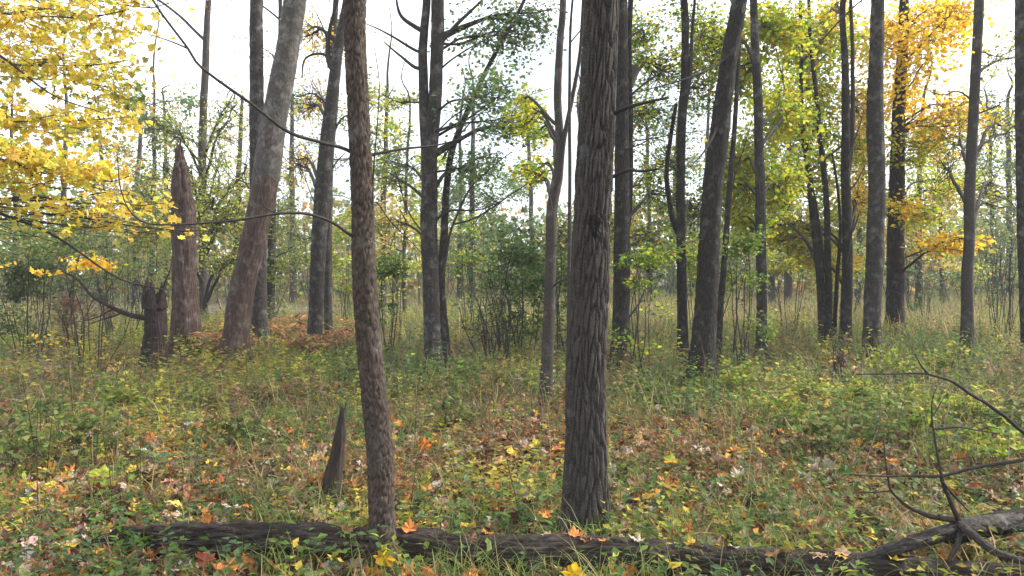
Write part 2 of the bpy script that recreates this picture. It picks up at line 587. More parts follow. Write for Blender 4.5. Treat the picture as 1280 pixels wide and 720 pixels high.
class Tree:
    def __init__(s, name, label, base_d, path, bark, cat='tree', group=None, height=12.0, nrings=120, sides=24, depth=.008, nu=18, lv=.12,
                 lump=.06, flare=.60, twig=None, seed=1, sink=.12, topleaf=None, ntop=5, leaf=None, wob=.02):
        """path: (px, py, width in px) from the ground up, all at distance base_d (a 4th value shifts the distance)"""
        s.bark, s.twig, s.seed = bark, twig or B_TWIG, seed
        P = []
        for q in path:
            d = base_d + (q[3] if len(q) > 3 else 0)
            p = at(q[0], q[1], d)
            P.append([*p, q[2] * d / FPX / 2])
        P = np.array(P)
        gz = ground_z(P[0, 0], P[0, 1])[0]
        s.loc = (P[0, 0], P[0, 1], gz)
        s.root = thing(name, label, cat, s.loc, group)
        P[0, 2] = min(P[0, 2], gz)
        base = P[0].copy()
        base[2] = gz - sink
        if P[0, 2] < gz + .02:
            P[0] = base
        else:
            P = np.vstack([base, P])
        grown = bool(height and P[-1, 2] < height)
        if grown:
            dr = P[-1, :3] - P[-2, :3]
            dr /= np.linalg.norm(dr)
            dr = dr * .6 + np.array([0, 0, .4])
            z0 = P[-1, 2]
            add = []
            for f in (.35, .7, 1.0):
                q = P[-1, :3] + dr / dr[2] * (height - z0) * f + rng.standard_normal(3) * [.15, .15, 0]
                add.append([*q, max(P[-1, 3] * (1 - .85 * f), .012)])
            P = np.vstack([P, add])
        S = spline(P, nrings, len(P) - 4 if grown else None)
        S[:, 3] = np.maximum(S[:, 3], .004)
        # rings are packed in the part that shows
        S[:, :3] = wander(S[:, :3], wob, seed, .9)
        s.path = S
        a = Acc()
        tube(a, S[:, :3], S[:, 3], sides, bark_disp(nu, lv, depth, seed, lump, flare, sink))
        s.trunk = a.obj('trunk', bark, s.root)
        s.leaves = Acc()
        s.leafmat = M_LEAF
        s.shape = 'quad'
        if topleaf is not None and height:
            s.top(height, topleaf, ntop, leaf)

    def near(s, p):
        d = np.linalg.norm(s.path[:, :3] - p, axis=1)
        return int(np.argmin(d))

    def zat(s, z):
        k = int(np.argmin(np.abs(s.path[:, 2] - z)))
        return s.path[k]

    def limb(s, pts, w0, w1, name='branch', n=18, sides=6, wob=.03, mat=None, parent=None, acc=None, subs=()):
        """pts: world points"""
        C = wander(spline(np.array(pts), n), wob, s.seed + len(s.root.children), 1.5)
        R = np.linspace(w0, w1, n)
        a = acc or Acc()
        tube(a, C, R, sides)
        for (t, q, w) in subs:
            k = int(t * (n - 1))
            D = wander(spline([C[k], (C[k] + q) / 2 + rng.standard_normal(3) * .04, q], 8), .02, 5)
            tube(a, D, np.linspace(min(w, R[k]), w * .4, 8), 4)
        if acc is None:
            return a.obj(name, mat or s.twig, parent or s.root), C
        return None, C

    def pad(s, c, rad, n, size, cols, w=None, shape='quad', anchor=None, ntw=14, flat=.5, name='branch', lw=None, droop=.25, up=.35, noleaf=False, start=None):
        """a leafy bough: a limb from the trunk to the middle of an ellipsoid, twigs fanned through it, leaves on the twigs"""
        c, rad = np.asarray(c, float), np.asarray(rad, float)
        if start is None:
            d = np.hypot(s.path[:, 0] - c[0], s.path[:, 1] - c[1])
            z = c[2] - up * d[int(np.argmin(np.abs(s.path[:, 2] - c[2])))] if anchor is None else anchor
            z = max(z, s.path[0, 2] + .5)
            st = s.zat(z)
            p0, r0 = st[:3], st[3]
        else:
            p0, r0 = np.asarray(start, float), .03
        a = Acc()
        mid = (p0 + c) / 2 + np.array([0, 0, .10 * np.linalg.norm(c - p0)]) + rng.standard_normal(3) * .08
        dr = (c - p0) / (np.linalg.norm(c - p0) + 1e-6)
        far = c + dr * rad * .75
        lw = lw or min(r0 * .5, .012 + .012 * np.linalg.norm(c - p0))
        C = wander(spline([p0, mid, c, far], 18), .08, s.seed + n, 1.2)
        tube(a, C, np.linspace(lw, lw * .16 + .0015, 18), 5)
        pos, axs = [], []
        per = max(1, int(math.ceil(n / ntw)))
        for i in range(ntw):
            k = rng.integers(7, 18)
            v = rng.standard_normal(3)
            v /= np.linalg.norm(v)
            e = c + v * rad * rng.uniform(.25, 1.0) ** .5 * rng.uniform(.8, 1.35)
            b0 = C[k]
            m2 = (b0 + e) / 2 + rng.standard_normal(3) * .06 * np.linalg.norm(e - b0)
            D = spline([b0, m2, e], 7)
            tw = max(lw * .28, .003)
            tube(a, D, np.linspace(tw, tw * .3, 7), 3, cap=False)
            t = rng.uniform(.15, 1.05, per)
            kk = np.clip((t * 6).astype(int), 0, 5)
            f = np.clip(t * 6 - kk, 0, 1.3)[:, None]
            q = D[kk] * (1 - f) + D[kk + 1] * f
            q = q + rng.standard_normal((per, 3)) * rad * .17
            ax = rng.standard_normal((per, 3)) * [1, 1, .45] + (e - b0) / (np.linalg.norm(e - b0) + .01) * .5
            ax[:, 2] -= droop
            pos.append(q)
            axs.append(ax)
        br = a.obj(name, s.twig, s.root)
        if noleaf:
            return br
        P, A = np.concatenate(pos), np.concatenate(axs)
        nn = rand_dirs(len(P), 1.0 / max(flat, .05) * .5)
        Mx = orient(A, nn)
        sz = size * rng.uniform(.5, 1.3, len(P))
        Cc = palette(cols, len(P), w)
        if not hasattr(s, 'rec'):
            s.rec = []
        s.rec.append((P, Mx, sz, Cc, shape, br))
        return br

    def top(s, height, cols, nt, leaf):
        """limbs and leaves of the crown above the frame"""
        size, num = leaf or (.10, 130)
        z0 = min(height * .55, 7.5)
        for i in range(nt):
            z = z0 + (height - z0) * (i + .4) / nt
            st = s.zat(z)
            az = rng.uniform(0, 6.28)
            ln = (height - z) * .45 + .7
            c = st[:3] + np.array([math.cos(az) * ln, math.sin(az) * ln, ln * .55])
            s.pad(c, (ln * .7, ln * .7, ln * .45), num, size, cols, ntw=8, anchor=z, flat=.8, shape='oval')

    def finish(s, singles=0, crown='crown'):
        if not hasattr(s, 'rec') or not s.rec:
            return s.root
        if singles:
            P = np.concatenate([r[0] for r in s.rec]); Mx = np.concatenate([r[1] for r in s.rec])
            sz = np.concatenate([r[2] for r in s.rec]); Cc = np.concatenate([r[3] for r in s.rec])
            d = np.linalg.norm(P - np.array([0, 0, CAM_H]), axis=1)
            px = P[:, 0] / P[:, 1] * FPX + 640
            vis = (px > 2) & (px < 1278) & ((P[:, 2] - CAM_H) / P[:, 1] < .335) & (P[:, 1] > 0)
            score = np.where(vis, sz / d, -1)
            pick = np.argsort(-score)[:singles]
            own = [r[5] for r in s.rec]
            which = np.concatenate([np.full(len(r[0]), i) for i, r in enumerate(s.rec)])
            # alike leaves share mesh data: five tints
            mesh = []
            from mathutils import Matrix
            for k in range(5):
                a = Acc()
                c0 = palette([np.median(Cc[pick], 0)], 1, j=.22)
                scatter(a, ('maple', 'maple1', 'maple2', 'maple', 'maple1')[k], np.zeros((1, 3)), np.eye(3)[None], 1.0, c0)
                me = a.mesh('leaf', False)
                me.materials.append(s.leafmat)
                mesh.append(me)
            for q in pick:
                o = bpy.data.objects.new('leaf', mesh[int(rng.integers(5))])
                COL.objects.link(o)
                o.parent = own[which[q]]
                Mt = Matrix([[*(Mx[q][i] * sz[q]), P[q][i]] for i in range(3)] + [[0, 0, 0, 1]])
                o.matrix_local = Mt
            keep = np.ones(len(P), bool)
            keep[pick] = False
            P, Mx, sz, Cc = P[keep], Mx[keep], sz[keep], Cc[keep]
            for k, nm in enumerate(('maple', 'maple1', 'maple2')):
                scatter(s.leaves, nm, P[k::3], Mx[k::3], sz[k::3], Cc[k::3])
        else:
            for r in s.rec:
                scatter(s.leaves, r[4], r[0], r[1], r[2], r[3])
        tag(s.leaves.obj(crown, s.leafmat, s.root, smooth=False), kind='stuff')
        return s.root


def px_pts(L, d):
    return [at(q[0], q[1], (q[2] if len(q) > 2 else d)) for q in L]


def padpx(t, px, py, d, rx, ry, n, size, cols, rd=None, **k):
    c = at(px, py, d)
    r = (rx * d / FPX, (rd if rd is not None else rx * d / FPX), ry * d / FPX)
    return t.pad(c, r, n, size, cols, **k)


# 1. big furrowed trunk behind the log
tA = Tree('ash_tree', 'thick tree with deeply furrowed grey bark standing just behind the fallen log', 4.38,
          [(735, 690, 52), (734, 640, 52), (733, 560, 49.5), (732, 460, 48), (736, 370, 47), (741, 240, 45), (747, 120, 43.5), (753, 0, 42)],
          B_ASH, height=15, nrings=460, sides=210, depth=.026, nu=29, lv=.19, lump=.03, flare=.55, seed=3, topleaf=YGREEN, wob=.012)
tA.limb(px_pts([(748, 158), (766, 144), (782, 136, 4.3), (803, 130, 4.2), (836, 122, 4.1)], 4.38), .014, .006, wob=.01)
tA.limb(px_pts([(748, 228), (766, 221), (785, 213, 4.3), (803, 214, 4.22), (823, 211, 4.15)], 4.38), .012, .006, wob=.01)
a = Acc()
for k in range(9):
    an = rng.uniform(-1.2, 1.2)
    p0 = at(740 + rng.uniform(-7, 9), 285 + rng.uniform(-8, 12), 4.29)
    tube(a, spline([p0, p0 + np.array([rng.uniform(-.015, .02), -.022, .025]), p0 + np.array([rng.uniform(-.02, .03), -.02, .06])], 6), np.linspace(.014, .002, 6), 5)
a.obj('branch_scar', B_DARK, tA.root)
tA.finish()

# 2. slimmer scaly trunk in front of the log
tB = Tree('cherry_tree', 'slender scaly brown trunk in front of the fallen log, yellow leaf at its foot', 3.86,
          [(479, 727, 34), (478, 700, 30), (477, 650, 31), (474, 560, 33), (462, 460, 31), (454, 350, 29.5), (453, 240, 27), (450, 150, 26.5), (445, 0, 26)],
          B_FLAKY, height=11, nrings=420, sides=80, depth=.011, nu=13, lv=.060, lump=.03, flare=.45, seed=8, topleaf=YELLOW, wob=.012)
o, C = tB.limb(px_pts([(446, 194), (430, 186, 3.8), (400, 178, 3.72), (360, 165, 3.62), (315, 131, 3.55), (250, 83, 3.5), (235, 60, 3.48), (192, 0, 3.4), (175, -40, 3.36)], 3.86),
               .009, .004, n=40, wob=.012)
C2 = wander(spline(px_pts([(235, 61), (212, 52), (186, 43)], 3.48), 8), .01)
a = Acc(); tube(a, C2, np.linspace(.004, .002, 8), 4); a.obj('branch', B_TWIG, tB.root)
tB.limb(px_pts([(446, 298), (436, 292, 3.8), (415, 277, 3.74), (385, 267, 3.66), (350, 267, 3.6), (290, 276, 3.52), (190, 280, 3.4), (165, 268, 3.36), (150, 236, 3.34), (146, 190, 3.32)], 3.86),
        .008, .002, n=40, wob=.01)
tB.limb(px_pts([(348, 268), (330, 258), (322, 225), (305, 188)], 3.6), .004, .0015, n=16, wob=.012)
tB.limb(px_pts([(455, 196), (470, 192, 3.88), (505, 185, 3.95), (545, 181, 4.05), (580, 172, 4.1)], 3.86), .008, .003, n=24, wob=.012)
tB.limb(px_pts([(455, 345), (463, 300, 3.84), (466, 210, 3.86), (474, 110, 3.9), (468, 60, 3.92)], 3.86), .006, .002, n=26, wob=.012)
tB.limb(px_pts([(455, 275), (470, 250, 3.9), (490, 275, 4.0), (530, 320, 4.1)], 3.86), .004, .0015, n=20, wob=.02)
tB.finish()

for t, hh, rr in ((tA, .42, .125), (tB, .22, .085)):
    a = Acc()
    n = 2600
    an, z = rng.uniform(0, 6.283, n), np.abs(rng.normal(0, .5, n)) * hh
    P = np.stack([t.loc[0] + np.cos(an) * 2, t.loc[1] + np.sin(an) * 2, t.loc[2] + z], 1)
    k = np.array([t.near(np.array([t.loc[0], t.loc[1], v])) for v in P[:, 2]])
    tv = t.trunk.data
    V = np.empty(len(tv.vertices) * 3, np.float32)
    tv.vertices.foreach_get('co', V)
    V = V.reshape(-1, 3)
    V = V[V[:, 2] < t.loc[2] + hh]
    pick = V[rng.integers(0, len(V), n)]
    keep = rng.uniform(0, 1, n) < np.clip(1 - (pick[:, 2] - t.loc[2]) / hh, 0, 1) * 1.2 * (fbm(pick * 9, 2, 5) > .42)
    pick = pick[keep]
    out = pick - np.array([t.loc[0], t.loc[1], 0])
    out[:, 2] = .02
    scatter(a, 'spike', pick, orient(out / .1 + rng.standard_normal(pick.shape) * .5 + [0, 0, .4], rand_dirs(len(pick))), rng.uniform(.006, .016, len(pick)), palette([(.030, .045, .012), (.045, .055, .016), (.025, .030, .010)], len(pick)), width=.007)
    tag(a.obj('moss', M_GRASS, t.root, False), kind='stuff')

TREES = {}


def T(key, *a, **k):
    t = Tree(*a, **k)
    TREES[key] = t
    return t


k0 = dict(nrings=110, sides=20)
# 3. slim crooked tree
tC = T('C', 'slim_tree', 'thin crooked brown tree left of the furrowed trunk, bending halfway up', 8.9,
       [(682, 512, 17), (683, 480, 16), (686, 400, 15), (688, 320, 14), (690, 262, 14), (697, 222, 13), (700, 180, 11), (698, 120, 10), (700, 60, 9), (704, 0, 8)],
       B_SMOOTH, height=9, seed=12, depth=.004, nu=16, lv=.06, topleaf=YGREEN, ntop=4, lump=.05, wob=.015, **k0)
tC.limb(px_pts([(694, 236), (700, 225), (706, 180), (722, 90), (728, 20), (730, -30)], 8.85), .03, .014, n=24)
tC.limb(px_pts([(690, 262), (684, 235), (674, 212)], 8.8), .012, .004)
tC.limb(px_pts([(690, 360), (700, 352, 8.7), (716, 346, 8.5)], 8.9), .012, .006)
tC.limb(px_pts([(690, 300), (705, 318, 8.7), (718, 338, 8.5)], 8.9), .007, .003)

# 4. leaning dark trunk right of centre
tD = T('D', 'leaning_tree', 'dark plated tree leaning slightly right in open ground, right of the furrowed trunk', 10.6,
       [(877, 480, 36), (879, 440, 31), (884, 370, 28), (890, 240, 25), (897, 180, 24), (905, 120, 22), (914, 60, 20.5), (925, 0, 19)],
       B_DARK, height=14, seed=21, depth=.016, nu=17, lv=.16, topleaf=YGREEN, **k0)
tD.limb(px_pts([(884, 300), (860, 304, 10.2), (830, 318, 10.0)], 10.6), .014, .004)
tD.limb(px_pts([(900, 150), (880, 190, 10.3), (862, 210, 10.0)], 10.6), .02, .006)
tD.limb(px_pts([(912, 70), (880, 90, 10.3), (830, 108, 10.1), (770, 120, 10.0)], 10.6), .018, .004)

# 5. straight slim tree
tE = T('E', 'straight_tree', 'slim straight grey tree right of the leaning dark trunk', 13.2,
       [(952, 438, 15), (952, 400, 13), (951, 300, 13), (951, 240, 12.5), (948, 150, 11.5), (945, 80, 10.5), (942, 0, 9.5)],
       B_GREY, height=13, seed=31, depth=.006, topleaf=YGREEN, **k0)
# 5b. thin tree behind D
tE2 = T('E2', 'thin_tree', 'very thin dark tree between the leaning trunk and the slim straight one', 12.8,
        [(898, 432, 9), (900, 390, 8), (906, 320, 7.5), (911, 240, 7), (918, 160, 6), (924, 60, 5), (926, 0, 5)],
        B_DARK, height=9, seed=33, depth=.004, topleaf=YGREEN, ntop=3, **k0)
tE2.limb(px_pts([(911, 240), (930, 190), (945, 130)], 12.8), .012, .005)
# 6. clump of thin stems
tF = T('F', 'stem_clump', 'clump of thin dark stems fanning out beside the grey tree', 15.5,
       [(1029, 408, 11), (1026, 360, 10), (1020, 300, 9), (1013, 240, 8), (1006, 170, 6.5), (1001, 100, 5), (1000, 0, 4)],
       B_DARK, height=9, seed=41, depth=.004, topleaf=YGREEN, ntop=3, **k0)
for pp, w in (([(1036, 406), (1035, 340), (1032, 250), (1022, 140), (1013, 40), (1010, -20)], .075),
              ([(1042, 405), (1045, 360), (1050, 300), (1047, 240), (1040, 190)], .05),
              ([(1041, 405), (1036, 380), (1026, 300), (1008, 200), (985, 130), (970, 60)], .035)):
    P = np.array(px_pts(pp, 15.5)); P[0, 2] = -.1
    a = Acc(); Cc = wander(spline(P, 60), .03, 3); tube(a, Cc, np.linspace(w, w * .4, 60), 12, bark_disp(12, .1, .003, 4))
    a.obj('stem', B_DARK, tF.root)
# 7. grey twin tree
tG = T('G', 'forked_tree', 'slim dark tree with a second leader, next to the clump of stems', 15.3,
       [(1056, 410, 17), (1058, 380, 13.5), (1059, 300, 12.5), (1058, 230, 11.5), (1057, 150, 10), (1056, 80, 8.5), (1055, 0, 7)],
       B_DARK, height=11, seed=51, depth=.006, topleaf=GOLD, ntop=4, **k0)
tG.limb(px_pts([(1058, 235), (1064, 180), (1066, 90), (1064, 0), (1066, -60)], 15.3), .05, .03, n=30, sides=8)
for q, e in (((1059, 240), (1083, 205)), ((1059, 300), (1076, 262)), ((1058, 200), (1080, 140)), ((1058, 330), (1068, 270))):
    tG.limb(px_pts([q, ((q[0] + e[0]) / 2, (q[1] + e[1]) / 2 + 6), e], 15.2), .022, .008)
# 8, 9, 10, 11. right-hand trunks
tH = T('H', 'mottled_tree', 'stout tree with pale mottled bark in front of the orange leaved tree', 13.4,
       [(1090, 424, 24), (1090, 400, 21), (1093, 330, 21), (1096, 230, 20), (1094, 150, 20), (1095, 80, 17.5), (1097, 0, 15.5)],
       B_GREY, height=14, seed=61, depth=.010, nu=16, lv=.14, topleaf=GOLD, **k0)
tI = T('I', 'maple_tree', 'broad dark trunk of the orange and gold leaved maple behind the mottled tree', 17.5,
       [(1119, 408, 25), (1119, 380, 22), (1120, 300, 20), (1121, 230, 18.5), (1123, 150, 16), (1127, 80, 13), (1130, 0, 11)],
       B_DARK, height=14, seed=71, depth=.016, topleaf=GOLD, leaf=(.11, 220), **k0)
tJ = T('J', 'pole_tree', 'straight grey pole of a tree standing alone near tall pale grass', 14.0,
       [(1209, 420, 16), (1209, 390, 14.5), (1209, 350, 14), (1212, 300, 12.5), (1212, 230, 12.5), (1217, 140, 12), (1221, 60, 11.5), (1224, 0, 11)],
       B_SMOOTH, height=13, seed=81, depth=.006, topleaf=YGREEN, ntop=3, **k0)
tK = T('K', 'edge_tree', 'dark trunk at the meadow side, right of the straight grey pole tree', 13.0,
       [(1288, 430, 17), (1283, 380, 15.5), (1279, 250, 14.5), (1277, 120, 14), (1276, 0, 13.5)],
       B_GREY, height=13, seed=91, depth=.008, topleaf=YGREEN, ntop=3, **k0)
# 12. twin trunk left of centre
tL = T('L', 'forked_tree', 'twin stemmed grey tree that forks above head height, left of centre thicket', 11.6,
       [(541, 464, 27), (541, 440, 22), (538, 370, 21), (537, 300, 21), (537, 230, 20), (537, 190, 21), (542, 150, 18), (546, 90, 16), (547, 0, 16)],
       B_GREY, height=14, seed=101, depth=.010, nu=16, lv=.2, topleaf=BLUEG, ntop=4, **k0)
tL.limb(px_pts([(535, 215), (531, 160), (529, 100), (530, 40), (533, 0), (534, -60)], 11.6), .085, .05, n=40, sides=16, mat=B_GREY)
a = Acc()
P = np.array(px_pts([(557, 444), (556, 420), (552, 380), (551, 345), (555, 290), (557, 240), (564, 188), (581, 144), (608, 87), (640, 30), (665, -20)], 11.9)); P[0, 2] = -.1
tube(a, wander(spline(P, 90), .02, 6), np.interp(np.linspace(0, 1, 90), [0, .08, .4, 1], [.10, .075, .055, .022]), 16, bark_disp(12, .15, .004, 7))
a.obj('stem', B_GREY, tL.root)
for pp, w in (([(530, 86), (517, 84), (499, 70), (480, 52)], .03), ([(529, 66), (517, 62), (490, 44), (458, 30)], .025), ([(530, 40), (517, 33), (502, 20), (495, -5)], .04),
              ([(548, 60), (556, 46), (588, 13), (606, -4)], .04), ([(546, 90), (570, 70), (620, 42), (640, 40)], .016), ([(552, 200), (590, 150), (620, 130), (690, 110)], .012),
              ([(540, 210), (520, 195), (500, 215)], .01), ([(545, 165), (560, 150), (600, 118), (636, 40)], .012), ([(552, 345), (560, 310), (566, 282), (590, 232), (640, 190)], .022),
              ([(568, 280), (600, 270), (650, 236), (690, 205)], .014), ([(536, 300), (515, 270), (490, 205), (470, 170)], .012)):
    tL.limb(px_pts(pp, 11.6), w, w * .3, n=16, wob=.05)
# 13. trunk left, M
tM = T('M', 'grey_tree', 'grey trunk with a low fork and bare branches, between leaning tree and scaly trunk', 14.8,
       [(394, 432, 22), (394, 405, 18), (397, 330, 19), (401, 270, 20), (404, 230, 20.5), (411, 160, 18), (419, 90, 14), (426, 40, 11), (433, 0, 9)],
       B_GREY, height=12, seed=111, depth=.010, topleaf=PALE, ntop=4, **k0)
for pp, w in (([(419, 92), (411, 72), (412, 40), (422, 0)], .06), ([(415, 72), (400, 68), (380, 75), (377, 98)], .03), ([(410, 70), (404, 40), (392, 10)], .02),
              ([(408, 180), (425, 150), (440, 140)], .03), ([(403, 240), (390, 200), (380, 185)], .015), ([(400, 270), (380, 225), (362, 180)], .012), ([(404, 230), (418, 205), (432, 190)], .02)):
    tM.limb(px_pts(pp, 14.8), w, w * .35, n=16, wob=.05)
tM2 = T('M2', 'thin_tree', 'thin grey stem close behind the low forked grey trunk', 17.0, [(410, 412, 11), (410, 300, 10), (412, 200, 9), (416, 100, 8), (420, 0, 7)],
        B_GREY, height=10, seed=113, depth=.004, topleaf=PALE, ntop=3, **k0)
# 14. leaning barkless tree N
tN = T('N', 'leaning_tree', 'stout leaning tree stripped to bare pinkish wood on its lower trunk', 13.2,
       [(290, 452, 40), (293, 430, 33), (305, 352, 30), (320, 290, 31), (331, 230, 32), (343, 150, 26), (355, 85, 24.5), (370, 0, 22)],
       B_SNAG, height=14, seed=121, depth=.012, nu=14, lv=.6, lump=.09, topleaf=PALE, **k0)
a = Acc()       # bark still clinging higher up
P = np.array(px_pts([(329, 245), (336, 195), (343, 150), (349, 118), (355, 85), (361, 50), (369, 0), (376, -40)], 13.22))
tube(a, wander(spline(P, 70), .01, 2), np.array([.15, *np.interp(np.linspace(0, 1, 69), [0, .1, .3, 1], [.205, .225, .205, .175])]), 26, bark_disp(16, .14, .010, 5, .06), cap=False)
a.obj('bark', B_PALE, tN.root)
# 15. straight behind N
tO = T('O', 'straight_tree', 'straight dark trunk rising close behind the leaning barkless tree', 16.0,
       [(324, 402, 22), (324, 380, 19), (323, 300, 19.5), (321, 200, 18.5), (321, 100, 17), (321, 0, 16)],
       B_GREY, height=15, seed=131, depth=.010, topleaf=PALE, ntop=4, **k0)

# 16. broken snag P, 17. rotten stump Q
def snag(name, label, d, path, mat, jag, seed, nspike, cat='snag', **k):
    t = Tree(name, label, d, path, mat, height=0, seed=seed, cat=cat, **k)
    top, r = t.path[-1, :3], t.path[-1, 3]
    a = Acc()
    for i in range(nspike):
        an = 2 * math.pi * i / nspike + rng.uniform(-.3, .3)
        p = top + np.array([math.cos(an) * r * .75, math.sin(an) * r * .75, -.10])
        h = jag * rng.uniform(.3, 1.0)
        tube(a, spline([p, p + np.array([rng.uniform(-.02, .02), rng.uniform(-.02, .02), h * .6]), p + np.array([rng.uniform(-.05, .05), rng.uniform(-.05, .05), h + .1])], 6),
             np.array([.5, .48, .4, .3, .18, .05]) * r, 5)
    a.obj('splintered_top', mat, t.root)
    return t


tP = snag('snag', 'tall broken snag of reddish bare wood beside the dark stump', 14.0,
          [(232, 446, 40), (232, 425, 34), (233, 380, 31), (231, 320, 28), (229, 260, 27), (227, 235, 24), (226, 212, 18), (225, 196, 10)], B_SNAG, .35, 141, 6, nrings=150, sides=40, depth=.045, nu=11, lv=.7, lump=.13, wob=.03)
tQ = snag('stump', 'dark rotten stump with a jagged top beside the tall snag', 12.6,
          [(192, 462, 34), (192, 445, 28), (193, 420, 26), (194, 395, 26), (194, 378, 25)], B_STUMP, .40, 151, 9, cat='stump', nrings=60, sides=30, depth=.03, nu=9, lv=.3, lump=.16, wob=.03)
for pp, w in (([(186, 398), (165, 395), (142, 387), (118, 372), (100, 350), (74, 338)], .045), ([(140, 388), (128, 396), (105, 400)], .015), ([(120, 373), (112, 386), (108, 395)], .012),
              ([(188, 380), (178, 362), (165, 345)], .015), ([(195, 375), (205, 350), (214, 330)], .02), ([(150, 392), (120, 402), (100, 412)], .014)):
    tQ.limb(px_pts(pp, 12.5), w, w * .3, n=14, wob=.06, mat=B_STUMP)

# small splintered stub near tree B
tR = snag('stub', 'small splintered dead stub leaning beside the scaly trunk', 5.15,
          [(412, 632, 30), (415, 606, 21), (421, 575, 17), (425, 545, 14), (427, 524, 9), (428, 510, 4)], B_STUB, .09, 161, 6, cat='stump', nrings=70, sides=30, depth=.010, nu=9, lv=.25, lump=.12, wob=.012)

# background trunks behind A and between
tS = T('S', 'dark_tree', 'dark tree close behind the furrowed trunk, stems doubled', 12.4,
       [(776, 448, 26), (776, 420, 22), (777, 340, 21), (777, 240, 19), (776, 120, 18), (775, 0, 17)],
       B_DARK, height=13, seed=171, depth=.012, topleaf=YGREEN, **k0)
tS.limb([*px_pts([(778, 320), (786, 260), (788, 160), (787, 60), (790, -30)], 12.7)], .06, .04, n=40, sides=12, mat=B_DARK)
for pp, w in (([(780, 128), (820, 96), (850, 78)], .02), ([(780, 180), (830, 170), (900, 160)], .012), ([(780, 300), (810, 296), (832, 318)], .014), ([(784, 400), (800, 378), (812, 350)], .02)):
    tS.limb(px_pts(pp, 12.4), w, w * .35, n=14, wob=.04)
tU = T('U', 'dark_tree', 'dark forked tree with a broken side leader, left of the leaning dark trunk', 13.0,
       [(853, 448, 16), (853, 400, 13), (852, 320, 12), (851, 240, 11), (852, 160, 11), (856, 90, 10), (855, 0, 9)],
       B_DARK, height=12, seed=181, depth=.008, topleaf=YGREEN, ntop=4, **k0)
tU.limb(px_pts([(852, 300), (840, 270), (833, 220), (838, 170), (845, 130)], 13.2), .05, .03, n=30, sides=10, mat=B_DARK)
tU.limb(px_pts([(853, 150), (862, 100), (866, 40), (870, -20)], 13.0), .04, .02, n=30, sides=8)
tV = T('V', 'sapling', 'thin pale upright sapling right beside the furrowed trunk', 8.2,
       [(709, 440, 5), (711, 360, 5), (713, 240, 4.5), (712, 120, 4), (716, 0, 3)], B_SMOOTH, height=6, seed=191, depth=.001, nu=8, nrings=80, sides=10, flare=.1, topleaf=YGREEN, ntop=2)
tW = T('W', 'thin_tree', 'thin tree rising behind the leaning barkless tree, yellow leaves below', 22.0,
       [(338, 398, 11), (339, 330, 10), (341, 250, 9), (346, 150, 7), (350, 0, 5)], B_GREY, height=11, seed=195, depth=.006, topleaf=PALE, ntop=3, **k0)
tX = T('X', 'pale_tree', 'tall pale thin trunk far behind the broken snag', 24.0,
       [(254, 392, 11), (254, 300, 10), (253, 200, 10), (256, 100, 9), (261, 0, 7)], B_SMOOTH, height=14, seed=197, depth=.006, topleaf=OLIVE, ntop=3, **k0)

# ---- foliage on the mid-distance trees (boughs in view)
def pads(t, rows, cols, size, dens=6.5, **k):
    for r in rows:
        px, py, d, rx, ry, n = r[:6]
        kk = dict(k)
        kk['ntw'] = int(kk.get('ntw', 14) * 1.5)
        for q in range(2):
            padpx(t, px + rng.normal(0, rx * .35 * q), py + rng.normal(0, ry * .35 * q), d + rng.normal(0, .5), rx * 1.15, ry * 1.15, int(n * dens * .5), size, r[6] if len(r) > 6 else cols, **kk)


pads(tL, [(610, 40, 11.5, 55, 40, 150), (600, 120, 11.8, 50, 45, 150), (640, 160, 12.0, 40, 30, 90), (590, 200, 12.2, 45, 35, 110), (660, 30, 12, 40, 35, 110), (490, 220, 12.5, 35, 40, 50)], BLUEG, .075, shape='quad', ntw=12)
pads(tC, [(672, 165, 10.5, 26, 26, 110), (668, 215, 10.5, 25, 20, 90), (655, 140, 11, 20, 20, 50)], YGREEN, .065, shape='quad', ntw=9)
pads(tS, [(800, 40, 13.5, 45, 45, 170), (815, 140, 13.5, 40, 35, 120), (805, 230, 13.8, 38, 40, 150), (800, 300, 13.5, 45, 30, 170), (820, 95, 15, 50, 40, 150)], YGREEN + GREEN, .075, shape='quad', ntw=14)
pads(tU, [(870, 30, 14, 45, 40, 180), (835, 200, 14.5, 40, 40, 130), (865, 260, 14.5, 45, 35, 150), (880, 110, 15, 35, 40, 110)], YGREEN + GREEN, .075, shape='quad', ntw=14)
pads(tE, [(965, 40, 14, 45, 40, 240), (930, 100, 14.5, 40, 45, 200), (975, 140, 14.5, 42, 45, 220), (930, 200, 14.5, 45, 40, 230), (980, 230, 15, 40, 40, 200), (925, 270, 15, 45, 30, 150), (895, 60, 16, 40, 45, 150)], YGREEN, .10, shape='quad', ntw=16, dens=9)
pads(tF, [(1000, 60, 17, 45, 40, 180), (1020, 160, 17, 40, 45, 200), (990, 220, 17, 45, 40, 200), (1030, 280, 17.5, 45, 40, 170), (975, 300, 17, 50, 30, 170), (1035, 40, 17, 45, 45, 170), (1010, 110, 17.5, 50, 45, 200), (1075, 180, 18, 35, 50, 160), (1070, 60, 18, 35, 45, 120)], YGREEN, .10, shape='quad', ntw=14, dens=9)
pads(tG, [(1045, 20, 17, 30, 30, 100), (1070, 130, 17.5, 25, 50, 120), (1072, 250, 17.5, 30, 35, 170), (1050, 330, 17, 40, 16, 90), (990, 280, 17, 40, 20, 90)], YELLOW + GOLD, .09, shape='quad', ntw=10)
